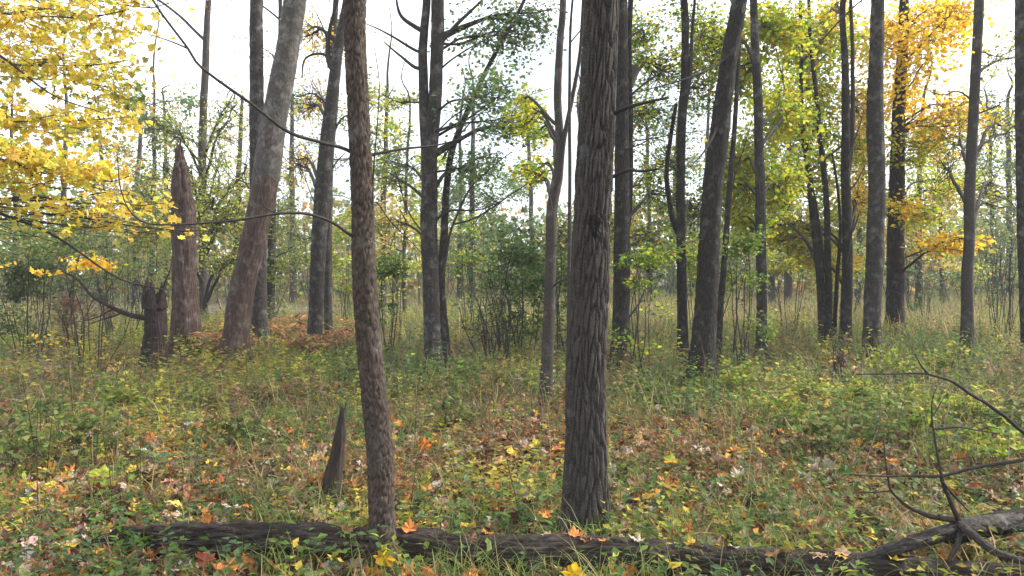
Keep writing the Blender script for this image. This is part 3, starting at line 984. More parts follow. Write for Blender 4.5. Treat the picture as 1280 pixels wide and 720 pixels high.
pads(tI, [(1160, 45, 17, 56, 46, 330), (1125, 30, 18, 38, 35, 200), (1145, 90, 16.8, 55, 40, 220), (1162, 150, 17, 56, 36, 240), (1130, 120, 18.5, 35, 40, 170), (1195, 20, 17.5, 30, 24, 130),
          (1175, 310, 17, 40, 12, 170), (1130, 262, 17.2, 22, 18, 70), (1200, 130, 17.5, 18, 18, 50)], GOLD, .11, shape='quad', ntw=18, dens=4.6)
pads(tI, [(1140, 200, 18.2, 45, 25, 200), (1175, 225, 18.5, 45, 25, 150), (1120, 250, 18, 38, 22, 150), (1150, 275, 18.5, 45, 16, 100)], YGREEN, .09, shape='quad', ntw=14)
pads(tJ, [(1250, 70, 15, 40, 45, 90), (1255, 160, 15.5, 40, 45, 110), (1190, 180, 16, 30, 40, 80), (1240, 230, 16, 40, 30, 80)], YGREEN + OLIVE, .07, ntw=14)
pads(tM, [(380, 40, 16.5, 30, 45, 70), (385, 130, 17, 32, 45, 80), (425, 60, 17, 25, 40, 40), (370, 200, 17, 26, 35, 50)], PALE + GOLD, .07, ntw=14)
pads(tX, [(215, 220, 21, 45, 40, 170), (270, 210, 21, 40, 45, 190), (285, 150, 21, 30, 35, 100), (250, 280, 21, 55, 35, 240), (200, 280, 20, 40, 35, 150), (220, 170, 22, 35, 30, 80), (300, 270, 21, 25, 35, 110), (285, 330, 20, 35, 25, 120)],
     OLIVE + YGREEN[:3], .085, ntw=16)
pads(tW, [(350, 250, 22, 22, 40, 60), (365, 330, 22, 25, 30, 70)], OLIVE, .08, ntw=8)
for t, rows in ((tM, [(370, 120, 15, 40, 60), (430, 200, 15.2, 40, 50), (380, 300, 15, 30, 40)]), (tL, [(500, 130, 12, 45, 60), (600, 260, 12, 50, 50), (500, 280, 12.3, 35, 40), (620, 150, 11.8, 50, 50)]),
                (tO, [(345, 180, 16.5, 25, 60), (345, 300, 16.5, 20, 40)]), (tS, [(800, 180, 12.2, 40, 50), (810, 350, 12, 35, 30)]), (tF, [(1000, 160, 15.2, 40, 60), (1010, 280, 15.3, 35, 40)]),
                (tJ, [(1250, 130, 14, 40, 60), (1180, 120, 14.2, 35, 50), (1250, 260, 14.2, 40, 40)]), (tX, [(200, 160, 22, 40, 60), (180, 260, 21, 40, 50)]), (tI, [(1140, 150, 17, 50, 60), (1090, 260, 17.2, 35, 40)])):
    for r in rows:
        padpx(t, *r, 12, .05, OLIVE, noleaf=True, ntw=16)
for t in TREES.values():
    t.finish()

# ---- the yellow maple whose boughs hang in from the left (its trunk stands outside the frame)
tY = Tree('maple_tree', 'yellow leaved maple reaching leafy boughs in over the snag', 6.4,
          [(-230, 575, 60), (-228, 540, 52), (-224, 300, 46), (-215, 0, 40)], B_GREY, height=10, seed=201, nrings=90, sides=24, depth=.01, topleaf=YELLOW, ntop=5, leaf=(.10, 170))
tY.rec = [(*r[:4], 'maple', r[5]) for r in tY.rec]
rows = [(20, 20, 5.9, 70, 40, 330), (110, 20, 5.9, 65, 32, 270), (185, 8, 6.0, 42, 22, 90), (30, 80, 6.0, 70, 38, 280), (120, 80, 6.2, 55, 40, 190), (30, 150, 5.8, 65, 30, 300), (115, 150, 6.2, 55, 28, 180),
        (20, 195, 5.6, 50, 22, 220), (85, 205, 5.6, 52, 22, 260), (140, 225, 5.5, 42, 22, 230), (180, 258, 5.4, 36, 18, 170), (30, 235, 5.7, 40, 14, 90), (95, 262, 5.5, 30, 12, 60), (238, 290, 5.4, 24, 8, 45), (120, 285, 5.4, 36, 9, 45)]
for r in rows:
    padpx(tY, r[0], r[1], r[2], r[3] * 1.05, r[4], int(r[5] * .80), .060, YELLOW, shape='maple', ntw=18, rd=.5, up=.12, lw=.012, flat=.6)
padpx(tY, 150, 110, 6.6, 55, 45, 160, .06, YELLOW + OLIVE, shape='maple', ntw=14, rd=.6, up=.1, lw=.01)
for r in ((60, 60, 8.6, 60, 40, 120), (140, 60, 8.8, 60, 40, 170), (150, 120, 9.0, 50, 35, 110), (110, 180, 8.5, 60, 30, 110)):
    padpx(tY, *r, .065, YELLOW + PALE + OLIVE, shape='maple', ntw=18, rd=.8, up=.1, lw=.01)
# bare lower boughs
for pp, w in (([(-200, 240), (-60, 250), (0, 248), (80, 250), (135, 240)], .016), ([(-200, 230), (-40, 255), (0, 268), (60, 290), (120, 330), (160, 352), (205, 362)], .018),
              ([(-100, 180), (0, 190), (60, 232), (100, 232), (135, 208)], .010), ([(0, 70), (60, 118), (130, 142)], .010)):
    tY.limb(px_pts(pp, 5.7), w, w * .25, n=24, wob=.05)
tY.finish(singles=300)

# ------------------------------------------------------------------ shrubs and bushes
def shrub(name, label, d, px, py, rx, ry, n, size, cols, stems=9, seed=1, shape='quad', group=None, cat='shrub', npad=7, w=None, base_py=None, rd=None, stemr=1.0):
    p = at(px, py, d)
    gz = ground_z(p[0], p[1])[0]
    root = thing(name, label, cat, (p[0], p[1], gz), group)
    rxw, ryw = rx * d / FPX, ry * d / FPX
    rdw = rd or rxw * .7
    lv = Acc()
    for i in range(stems):
        an = rng.uniform(0, 6.28)
        b = np.array([p[0] + math.cos(an) * rxw * .22, p[1] + math.sin(an) * rdw * .22, gz - .05])
        e = np.array([p[0] + math.cos(an) * rxw * rng.uniform(.3, .9), p[1] + math.sin(an) * rdw * rng.uniform(.3, .9), p[2] + ryw * rng.uniform(-.3, .9)])
        a = Acc()
        m = (b + e) / 2 + np.array([0, 0, .15]) * (e[2] - b[2]) + rng.standard_normal(3) * .1
        C = wander(spline([b, m, e], 16), .10, seed + i, 1.1)
        r0 = rng.uniform(.006, .016) * stemr
        tube(a, C, np.linspace(r0, r0 * .3, 16), 5)
        for j in range(6):
            k = rng.integers(5, 15)
            q = C[k] + rand_dirs(1, .35)[0] * np.array([rxw, rdw, ryw]) * rng.uniform(.25, .6)
            tube(a, spline([C[k], (C[k] + q) / 2 + rng.standard_normal(3) * .04, q], 6), np.linspace(r0 * .4, .0025 * min(1, stemr * 2), 6), 3, cap=False)
        a.obj('stem', B_TWIG, root)
    if n:
        per = n // npad
        for i in range(npad):
            v = rand_dirs(1)[0] * rng.uniform(.15, 1.0)
            c = p + v * np.array([rxw, rdw, ryw])
            low = i % 3 == 2 and cat == 'shrub'
            if low:
                c[2] = gz + (p[2] - gz) * rng.uniform(.15, .7)
            q = rng.standard_normal((per // 2 if low else per, 3))
            q /= np.linalg.norm(q, axis=1)[:, None]
            q *= rng.uniform(.1, 1.0, len(q))[:, None] ** .6
            P = c + q * np.array([rxw, rdw, ryw * (.8 if low else .6)]) * rng.uniform(.32, .75)
            P[:, 2] += (fbm(P * 3, 2, seed) - .5) * .3
            P = P[P[:, 2] > gz + .04]
            A = rng.standard_normal((len(P), 3)) * [1, 1, .4]
            A[:, 2] -= .15
            scatter(lv, shape, P, orient(A, rand_dirs(len(P), .8)), size * rng.uniform(.6, 1.3, len(P)), palette(cols, len(P), w))
        tag(lv.obj('crown', M_LEAF, root, False), kind='stuff')
    return root


shrub('shrub', 'dense dark green bush with spreading bare stems in the centre thicket', 14.0, 645, 335, 85, 62, 5200, .075, GREEN, stems=16, seed=301, npad=16, w=[3, 3, 2, 2], rd=.9)
shrub('shrub', 'small dark green bush seen past the scaly trunk', 14.5, 488, 335, 34, 26, 900, .075, GREEN, stems=7, seed=302)
shrub('shrub', 'bushy green shrub between the thin crooked tree and furrowed trunk', 13.5, 705, 300, 30, 60, 700, .07, BLUEG, stems=6, seed=303)
shrub('shrub', 'bright leafy green shrub in front of the doubled dark tree', 10.8, 800, 320, 48, 42, 1100, .065, YGREEN[:4] + GREEN, stems=7, seed=304, npad=9)
shrub('shrub', 'light green sapling bush right of the leaning dark trunk', 11.6, 930, 315, 42, 42, 1300, .06, [(.15, .22, .035), (.20, .26, .04), (.12, .18, .03)], stems=7, seed=305, npad=9)
shrub('shrub', 'dark hemlock like bush at the meadow edge far left', 13.0, 35, 345, 55, 52, 2600, .07, [(.045, .08, .028), (.07, .10, .03), (.09, .11, .04)], stems=10, seed=306, npad=12)
shrub('shrub', 'reddish brown twiggy bush left of the rotten stump', 14.0, 95, 385, 40, 20, 900, .06, [(.16, .07, .05), (.22, .11, .06), (.13, .10, .05)], stems=12, seed=307)
shrub('shrub', 'thin shrub holding flat sprays of orange leaves above the rotten stump', 11.5, 110, 335, 75, 14, 420, .075, GOLD, stems=8, seed=308, npad=8, rd=.4)
shrub('shrub', 'tangled olive shrub filling the gap behind the broken snag', 16.5, 150, 320, 70, 60, 2200, .07, OLIVE + BLUEG, stems=14, seed=309, npad=14)
shrub('shrub', 'low green shrub under the orange maple by the meadow', 22.0, 1160, 345, 45, 22, 900, .09, [(.07, .12, .04), (.10, .15, .05)], stems=6, seed=310)
shrub('shrub', 'yellowing shrub in the meadow between stem clump and slim straight tree', 19.0, 985, 340, 36, 40, 900, .08, YGREEN + OLIVE, stems=6, seed=311)
shrub('shrub', 'leafless twiggy shrub beside the pole tree', 17.0, 1255, 300, 40, 70, 120, .06, OLIVE, stems=14, seed=312)
shrub('shrub', 'bare twiggy thicket at the foot of the dense dark green bush', 12.6, 620, 395, 55, 35, 100, .06, GREEN, stems=20, seed=313)
shrub('shrub', 'loose yellow leaved shrub behind the twin stemmed tree', 20.0, 500, 270, 32, 60, 700, .09, PALE + YELLOW[3:], stems=6, seed=314)
shrub('shrub', 'narrow tall green sapling rising behind the dense bush', 26.0, 622, 255, 26, 55, 900, .10, BLUEG + GREEN, stems=4, seed=315, cat='sapling')

shrub('shrub', 'broad olive shrub in the meadow behind the leaning barkless tree', 22.0, 330, 325, 60, 50, 2200, .10, OLIVE + GREEN, stems=12, seed=320, npad=16)
shrub('shrub', 'feathery green shrub behind the low forked grey trunk', 21.0, 440, 320, 55, 55, 2000, .10, OLIVE + YGREEN[1:4], stems=12, seed=321, npad=16)
shrub('shrub', 'wide mixed green shrub behind the thin crooked tree', 23.0, 725, 310, 60, 60, 2200, .10, BLUEG + GREEN, stems=12, seed=322, npad=16)
shrub('shrub', 'bushy yellow green shrub behind the leaning dark trunk', 18.0, 880, 320, 60, 50, 2400, .09, YGREEN + GREEN, stems=12, seed=323, npad=16)
shrub('shrub', 'rounded green shrub behind the clump of thin stems', 24.0, 1050, 325, 60, 40, 1800, .11, OLIVE + BLUEG, stems=10, seed=324, npad=14)
shrub('shrub', 'tall pale olive shrub behind the rotten stump', 19.0, 190, 290, 55, 70, 2200, .09, OLIVE + PALE[3:], stems=12, seed=325, npad=18)
shrub('shrub', 'big green shrub with leafy sides behind the dark hemlock like bush', 20.0, 60, 300, 80, 60, 2600, .10, OLIVE + GREEN, stems=12, seed=326, npad=18)
shrub('shrub', 'greyish green shrub at the meadow side behind the pole tree', 30.0, 1230, 300, 60, 55, 1800, .13, BLUEG + OLIVE, stems=12, seed=327, npad=16)
shrub('shrub', 'thin grey twiggy shrub under the orange maple', 27.0, 1150, 300, 50, 45, 700, .12, BLUEG, stems=14, seed=328, npad=12)
shrub('shrub', 'airy green shrub behind the dense dark green bush', 19.0, 590, 320, 55, 50, 1600, .09, BLUEG + YGREEN[1:4], stems=12, seed=329, npad=14)

# low leafy seedling bushes in the clearing
for (px, py, d, col) in [(1010, 440, 9.5, 0), (1075, 450, 9.0, 0), (1140, 440, 9.4, 0), (1215, 450, 8.6, 0), (1260, 480, 7.8, 1), (1150, 495, 7.6, 0), (1090, 500, 7.4, 1), (985, 475, 8.4, 0), (1030, 530, 6.8, 1), (1235, 530, 6.4, 0),
                        (930, 455, 10.2, 0), (820, 460, 9.6, 1), (610, 465, 9.4, 2), (480, 455, 9.6, 1), (430, 445, 10.4, 1), (350, 455, 9.6, 2), (260, 470, 9.0, 1), (150, 470, 8.8, 0), (60, 480, 8.4, 1), (110, 540, 6.8, 1), (30, 560, 6.2, 1),
                        (300, 520, 7.4, 1), (560, 500, 8.2, 1), (590, 440, 10.6, 1), (1180, 415, 12.0, 0), (1120, 425, 11.6, 0), (720, 470, 9.2, 2)]:
    pal, word = (([(.24, .29, .045), (.19, .25, .04), (.32, .31, .05), (.12, .19, .03)], 'bright yellow green'), ([(.11, .155, .04), (.16, .19, .05), (.08, .12, .035), (.22, .22, .06)], 'mid green'), ([(.22, .15, .06), (.28, .22, .07), (.16, .15, .05)], 'browning'))[col]
    sc_ = rng.uniform(.8, 1.25)
    d = d * .93
    shrub('low_bush', 'low %s seedling bush standing in the woodland clearing' % word, d, px, HOR + (CAM_H - .24 * sc_) * FPX / d, 360 / d * sc_, 210 / d * sc_, int(250 * sc_), .075, pal, stems=8, stemr=.25, seed=500 + px, npad=18, group='low %s seedling bushes' % word, cat='bush', shape='oval')
shrub('shrub', 'dark brown dead weed stalks beside the slim tree with a second leader', 10.5, 1052, 440, 12, 34, 160, .05, [(.12, .07, .05), (.17, .10, .06)], stems=8, seed=330)

# ------------------------------------------------------------------ far trees (thin trunks along the meadow edge)
far_leaf = [OLIVE, BLUEG, YGREEN, PALE, GREEN]
xs = [-60, 20, 78, 132, 168, 190, 208, 292, 366, 452, 478, 505, 574, 590, 668, 735, 812, 838, 880, 965, 985, 1072, 1148, 1178, 1242, 1262, 1330]
for i, x in enumerate(xs):
    d = rng.uniform(27, 44)
    w = rng.uniform(4, 8)
    ln = rng.uniform(-14, 14)
    ip = 1 if 540 < x < 700 else int(rng.integers(5))
    pal = far_leaf[ip]
    word = ('olive', 'bluish green', 'yellow green', 'pale orange', 'deep green')[ip]
    t = Tree('background_tree', 'slender far tree with a thin %s crown along the meadow edge' % word, d, [(x, 372, w * 1.3), (x + ln * .2, 300, w), (x + ln * .6, 200, w * .8), (x + ln, 120, w * .5)], B_GREY if i % 2 else B_SMOOTH,
             group='far trees with %s crowns' % word, height=rng.uniform(9, 13), nrings=40, sides=8, depth=.005, seed=400 + i, flare=.2, wob=.1)
    lo = 215 if 520 < x < 720 else 120
    for j in range(13):
        py = rng.uniform(lo, 340)
        padpx(t, x + rng.uniform(-36, 36), py, d + rng.uniform(-1, 1), rng.uniform(20, 38), rng.uniform(16, 30), 190, .15, pal, shape='quad', ntw=6, up=.3)
    t.finish()

# far thicket along the meadow edge: reads as one mass
def thicket():
    lv, st = Acc(), Acc()
    n = 26000
    d = rng.uniform(40, 64, n)
    x = rng.uniform(-.80, .80, n) * d
    hh = 1.6 + 7.0 * fbm(np.stack([x * .16, d * .12, x * 0], 1), 3, 77)
    z = hh * rng.uniform(0, 1, n) ** 1.15
    P = np.stack([x, d, z], 1)
    cl = vnoise(np.stack([x * .22, d * .2, z * .2], 1), 5)[:, None]
    c1, c2 = palette([(.14, .18, .07), (.19, .22, .08), (.12, .15, .065)], n), palette([(.34, .28, .10), (.30, .30, .09), (.38, .25, .09)], n)
    C = np.where(cl > .56, c2, c1)
    A = rng.standard_normal((n, 3))
    scatter(lv, 'tuft', P, orient(A, rand_dirs(n, .4)), rng.uniform(.25, .6, n), C)
    for i in range(480):
        dd = rng.uniform(30, 58)
        xx = rng.uniform(-.78, .78) * dd
        h = rng.uniform(1.5, 4.5)
        b = np.array([xx, dd, -.1])
        e = b + np.array([rng.uniform(-.7, .7), rng.uniform(-.5, .5), h])
        tube(st, spline([b, (b + e) / 2 + rng.standard_normal(3) * .2, e], 6), np.linspace(.03, .008, 6), 3, cap=False, col=(.12, .1, .09))
    tag(lv.obj('distant_thicket', M_LEAF, None, False), 'hazy olive thicket closing off the far side of the meadow', 'thicket', kind='stuff')
    tag(st.obj('distant_brush', B_SMOOTH, None), 'bare grey brush stems standing in the far thicket', 'brush', kind='stuff')


thicket()

# ------------------------------------------------------------------ fallen log
def log():
    pts = [(120, 684, 4.30, .040), (165, 688, 4.24, .060), (235, 692, 4.18, .078), (330, 695, 4.12, .085), (480, 696, 4.055, .082), (620, 700, 3.98, .080), (760, 710, 3.88, .078), (900, 720, 3.78, .076),
           (1050, 728, 3.68, .074), (1200, 735, 3.58, .072), (1340, 742, 3.5, .07), (1480, 750, 3.4, .068)]
    P = np.array([[*at(p[0], p[1], p[2]), p[3]] for p in pts])
    root = thing('fallen_log', 'long dark fallen log lying across the leaf litter at the foot of two trees', 'log', (P[4, 0], P[4, 1], 0))
    S = spline(P, 620)
    S[:, 3] *= 1.16
    S[:, 2] = ground_z(S[:, 0], S[:, 1]) + S[:, 3] * .95
    S[:, :3] = wander(S[:, :3], .02, 17, .8)
    a = Acc()
    d0 = bark_disp(9, .30, .014, 23, .17)

    def dd(th, l, r):
        rot = fbm(np.stack([np.cos(th) * 2, np.sin(th) * 2, l * 3.5], 1), 3, 31)
        k = np.clip((1.9 - l) / 1.9, 0, 1)          # decayed towards its left end
        q = np.stack([np.cos(th) * 7, np.sin(th) * 7, l * 9], 1)
        crack = np.abs(fbm(np.stack([np.cos(th) * 5, np.sin(th) * 5, l * 2.2], 1), 3, 37) - .5)
        return d0(th, l, r) - k * np.clip(rot - .42, 0, 1) * 1.7 + (fbm(q, 3, 41) - .5) * (.22 + .3 * k) - np.clip(.035 - crack, 0, 1) * 4.5
    tube(a, S[:, :3], S[:, 3], 84, dd)
    a.obj('trunk', B_LOG, root)
    # moss and bark flakes
    for i in range(34):
        k = int(rng.integers(40, 560))
        c = S[k, :3] + np.array([rng.uniform(-.02, .02), -.3 * S[k, 3], S[k, 3] * rng.uniform(.6, .92)])
        V = []
        m = 7
        ax = S[k + 3, :3] - S[k - 3, :3]
        ax /= np.linalg.norm(ax)
        sdv = np.cross(ax, [0, 0, 1])
        nrm = np.cross(sdv, ax)
        nrm = nrm + sdv * .5
        nrm /= np.linalg.norm(nrm)
        bi = np.cross(nrm, ax)
        L = rng.uniform(.03, .10)
        for q in range(m):
            an = 6.283 * q / m
            V.append(c + ax * math.cos(an) * L * rng.uniform(.7, 1.2) + bi * math.sin(an) * L * .28 * rng.uniform(.7, 1.2))
        V.append(c + nrm * .012)
        b = Acc()
        b.add(V, [(q, (q + 1) % m, m) for q in range(m)])
        b.obj('bark_flake', B_LOG, root)
    a = Acc()
    n = 1600
    k = rng.integers(90, 560, n)
    th = rng.normal(.25, .5, n)
    P2 = S[k, :3] + np.stack([rng.uniform(-.01, .01, n), -np.sin(th) * S[k, 3], np.cos(th) * S[k, 3]], 1)
    ms = fbm(P2 * 5, 2, 61) > .58
    P2 = P2[ms]
    scatter(a, 'spike', P2, orient(rand_dirs(len(P2), .9), rand_dirs(len(P2))), rng.uniform(.010, .022, len(P2)), palette([(.12, .15, .03), (.16, .17, .04)], len(P2)), width=.006)
    tag(a.obj('moss', M_GRASS, root, False), kind='stuff')


log()


def dead_branch():
    root = thing('dead_branch', 'fallen dead limb with bare forked branches propped at the end of the log', 'branch', at(1195, 668, 3.75))

    def br(rows, w0, w1, n=30, sides=8, mat=B_TWIG, nm='branch', dep=0, wob=.012):
        P = np.array([at(*r) for r in rows])
        a = Acc()
        if dep:
            C = wander(spline(P, n), wob, 71, 2.0)
        else:                       # bare twigs run straight between kinks
            L = np.concatenate([[0], np.cumsum(np.linalg.norm(np.diff(P, axis=0), axis=1))])
            t = np.linspace(0, L[-1], n)
            C = np.stack([np.interp(t, L, P[:, q]) for q in range(3)], 1)
            C = wander(C * .5 + spline(P, n) * .5, wob, 71 + int(P[0, 0] * 50), 6.0)
        tube(a, C, np.linspace(w0, w1, n), sides, bark_disp(9, .12, dep, 5, .12) if dep else bark_disp(7, .05, .0016, 5, .18))
        if not dep and n >= 14:
            for q in range(n // 9):
                k = int(rng.integers(2, n - 2))
                e = C[k] + rand_dirs(1, .3)[0] * rng.uniform(.03, .12)
                tube(a, wander(spline([C[k], (C[k] + e) / 2 + rng.standard_normal(3) * .008, e], 6), .01), np.linspace(max(w1 * .7, .002), .001, 6), 4)
        return a.obj(nm, mat, root)
    br([(1020, 722, 3.64), (1050, 714, 3.64), (1088, 700, 3.65), (1130, 684, 3.66), (1165, 672, 3.70), (1203, 660, 3.75), (1225, 656, 3.88), (1250, 655, 4.04), (1285, 651, 4.2)], .022, .052, 90, 40, B_LIMB, 'limb', .012, .03)
    br([(1186, 668, 3.98), (1230, 658, 4.08), (1290, 648, 4.2), (1400, 640, 4.4), (1620, 655, 4.7)], .055, .07, 110, 36, B_STUMP, 'limb', .008, .015)
    br([(1203, 660, 3.74), (1190, 632, 3.70), (1177, 598, 3.66), (1170, 560, 3.66), (1166, 520, 3.66), (1166, 498, 3.66), (1172, 482, 3.68)], .012, .002)
    br([(1440, 640, 4.42), (1370, 590, 4.0), (1300, 570, 3.6), (1262, 577, 3.62), (1220, 584, 3.64), (1174, 596, 3.66), (1130, 595, 3.62), (1062, 593, 3.55)], .019, .004, 50)
    br([(1470, 640, 4.45), (1400, 615, 4.15), (1330, 575, 3.85), (1280, 540, 3.8), (1235, 506, 3.75), (1190, 476, 3.7), (1158, 467, 3.68), (1120, 467, 3.64), (1070, 468, 3.6)], .019, .003, 50)
    br([(1160, 467, 3.68), (1152, 455, 3.68), (1144, 442, 3.68)], .006, .002, 8)
    br([(1192, 650, 3.72), (1160, 645, 3.68), (1132, 632, 3.64), (1114, 612, 3.62), (1106, 575, 3.62), (1104, 545, 3.62)], .013, .0015, 40)
    br([(1200, 656, 3.72), (1218, 670, 3.6), (1245, 690, 3.52), (1290, 703, 3.48), (1340, 706, 3.45)], .022, .014, 30, 14, B_LIMB, 'limb', .003)
    br([(1166, 536, 3.66), (1195, 534, 3.66), (1222, 538, 3.66), (1250, 542, 3.66)], .005, .002, 14)
    br([(1222, 538, 3.66), (1236, 532, 3.66), (1248, 536, 3.66)], .004, .002, 8)
    br([(1200, 664, 3.70), (1196, 684, 3.62), (1186, 702, 3.58)], .014, .008, 12)
    br([(1176, 600, 3.66), (1192, 620, 3.68), (1212, 640, 3.74)], .006, .003, 10)
    br([(1068, 615, 3.6), (1095, 615, 3.62), (1115, 614, 3.62)], .002, .004, 8)
    br([(1166, 520, 3.66), (1174, 505, 3.68), (1184, 492, 3.7)], .003, .0015, 8)


dead_branch()

# ------------------------------------------------------------------ ground cover: litter, herbs, grass
LIT = dict(brown=(.17, .085, .042), tan=(.30, .195, .115), orange=(.40, .155, .035), pale=(.36, .28, .225), maroon=(.075, .035, .032), yellow=(.52, .34, .05), russet=(.25, .09, .035))


def wedge(n, d0, d1, pw=1.0, margin=1.3):
    """ground points in and beside the view, d ~ power law"""
    u = rng.uniform(0, 1, n)
    e = 2 - pw
    d = (d0 ** e + u * (d1 ** e - d0 ** e)) ** (1 / e) if abs(e) > 1e-6 else d0 * (d1 / d0) ** u
    x = rng.uniform(-1, 1, n) * (.64 * d + margin)
    return x, d


def clear_of(x, y):
    """keep plants out of the log and the two near trunks"""
    m = np.ones(len(x), bool)
    for p, r in ((at(735, 690, 4.38), .13), (at(479, 727, 3.86), .085)):
        m &= np.hypot(x - p[0], y - p[1]) > r
    ly = np.interp(x, [at(165, 688, 4.24)[0], at(480, 696, 4.055)[0], at(760, 710, 3.88)[0], at(1050, 728, 3.68)[0], at(1340, 742, 3.5)[0]], [4.24, 4.055, 3.88, 3.68, 3.5])
    m &= (np.abs(y - ly) > .085) | (x < -2.0)
    return m


def litter():
    near, far = Acc(), Acc()
    cols = [LIT[k] for k in ('brown', 'tan', 'orange', 'pale', 'maroon', 'yellow', 'russet')]
    x, y = wedge(33000, 2.6, 16, 1.65)
    m = clear_of(x, y)
    x, y = x[m], y[m]
    n = len(x)
    dn = fbm(np.stack([x * .8, y * .8, x * 0], 1), 2, 88)
    k = dn + rng.normal(0, .15, n) > .30
    x, y = x[k], y[k]
    n = len(x)
    P = np.stack([x, y, ground_z(x, y) + rng.uniform(.004, .055, n)], 1)
    A = rng.standard_normal((n, 3)) * [1, 1, .32]
    M = orient(A, rand_dirs(n, 1.3))
    S = rng.uniform(.05, .115, n)
    C = palette(cols, n, [4.5, 3.6, 2.6, 1.5, 1.6, 1.0, 2.5], .2)
    kind = rng.integers(0, 4, n)
    for j, nm in enumerate(('maple', 'maple1', 'maple2', 'maple3')):
        s = kind == j
        nr = s & (y < 8.0)
        scatter(near, nm, P[nr], M[nr], S[nr], C[nr])
    fr = y >= 8.0
    scatter(far, 'oval', P[fr], M[fr], S[fr] * 1.15, C[fr])
    tag(near.obj('leaf_litter', M_LITTER, None, False), 'brown and orange fallen leaves carpeting the near ground', 'leaf litter', kind='stuff')
    tag(far.obj('leaf_litter', M_LITTER, None, False), 'fallen leaves scattered between the farther trees', 'leaf litter', kind='stuff')
    # twigs lying about
    tw = Acc()
    x, y = wedge(420, 3, 11, 1.5)
    for i in range(len(x)):
        an, L = rng.uniform(0, 6.28), rng.uniform(.08, .5)
        z = ground_z(x[i], y[i])[0]
        b = np.array([x[i], y[i], z + .02])
        e = b + np.array([math.cos(an) * L, math.sin(an) * L, rng.uniform(0, .10)])
        tube(tw, spline([b, (b + e) / 2 + rng.standard_normal(3) * .02, e], 5), np.linspace(.004, .0015, 5), 4, cap=False)
    tag(tw.obj('twig_litter', B_TWIG, None), 'thin dead twigs strewn over the fallen leaves', 'twigs', kind='stuff')


litter()


def herbs(acc, stems, x, y, hmin, hmax, k, lmin, lmax, cols, w, kind, tilt=.25, droop=.2):
    n = len(x)
    if n == 0:
        return
    z = ground_z(x, y)
    h = rng.uniform(hmin, hmax, n) * rng.uniform(.6, 1.15, n)
    lean = rng.standard_normal((n, 2)) * tilt
    base = np.stack([x, y, z], 1)
    tip = base + np.stack([lean[:, 0] * h, lean[:, 1] * h, h], 1)
    C0 = palette(cols, n, w, .2)
    t = rng.uniform(.25, 1.0, (n, k))
    t[:, 0] = 1.0
    P = base[:, None] * (1 - t[..., None]) + tip[:, None] * t[..., None]
    az = rng.uniform(0, 6.283, (n, k))
    A = np.stack([np.cos(az), np.sin(az), rng.uniform(-droop, .7, (n, k)) - droop * .3], 2)
    N = np.stack([-np.cos(az) * .3, -np.sin(az) * .3, np.ones((n, k))], 2) + rng.standard_normal((n, k, 3)) * .3
    S = rng.uniform(lmin, lmax, (n, k)) * (1.15 - .4 * t)
    C = np.repeat(C0, k, 0) * (1 + .12 * rng.standard_normal((n * k, 1)))
    fr = np.repeat(y > 11, k)
    Pf, Mf, Sf, C = P.reshape(-1, 3), orient(A.reshape(-1, 3), N.reshape(-1, 3)), S.ravel(), np.clip(C, .01, .8)
    scatter(acc, kind, Pf[~fr], Mf[~fr], Sf[~fr], C[~fr])
    scatter(acc, 'quad', Pf[fr], Mf[fr], Sf[fr], C[fr])
    ax = tip - base
    scatter(stems, 'spike', base, orient(ax, rand_dirs(n)), np.linalg.norm(ax, axis=1), np.clip(C0 * .8 + np.array([.03, .0, 0]), .01, .6), width=.005)


HERB = [(.085, .15, .028), (.135, .195, .035), (.06, .115, .03), (.09, .15, .055)]
HERB_Y = [(.25, .28, .04), (.34, .32, .05), (.18, .24, .035), (.42, .34, .05)]
HERB_B = [(.17, .12, .045), (.22, .13, .055), (.13, .085, .04), (.26, .20, .09), (.10, .12, .035)]


def patchy(x, y, f, s):
    return fbm(np.stack([x * f, y * f, x * 0 + s], 1), 3, s)


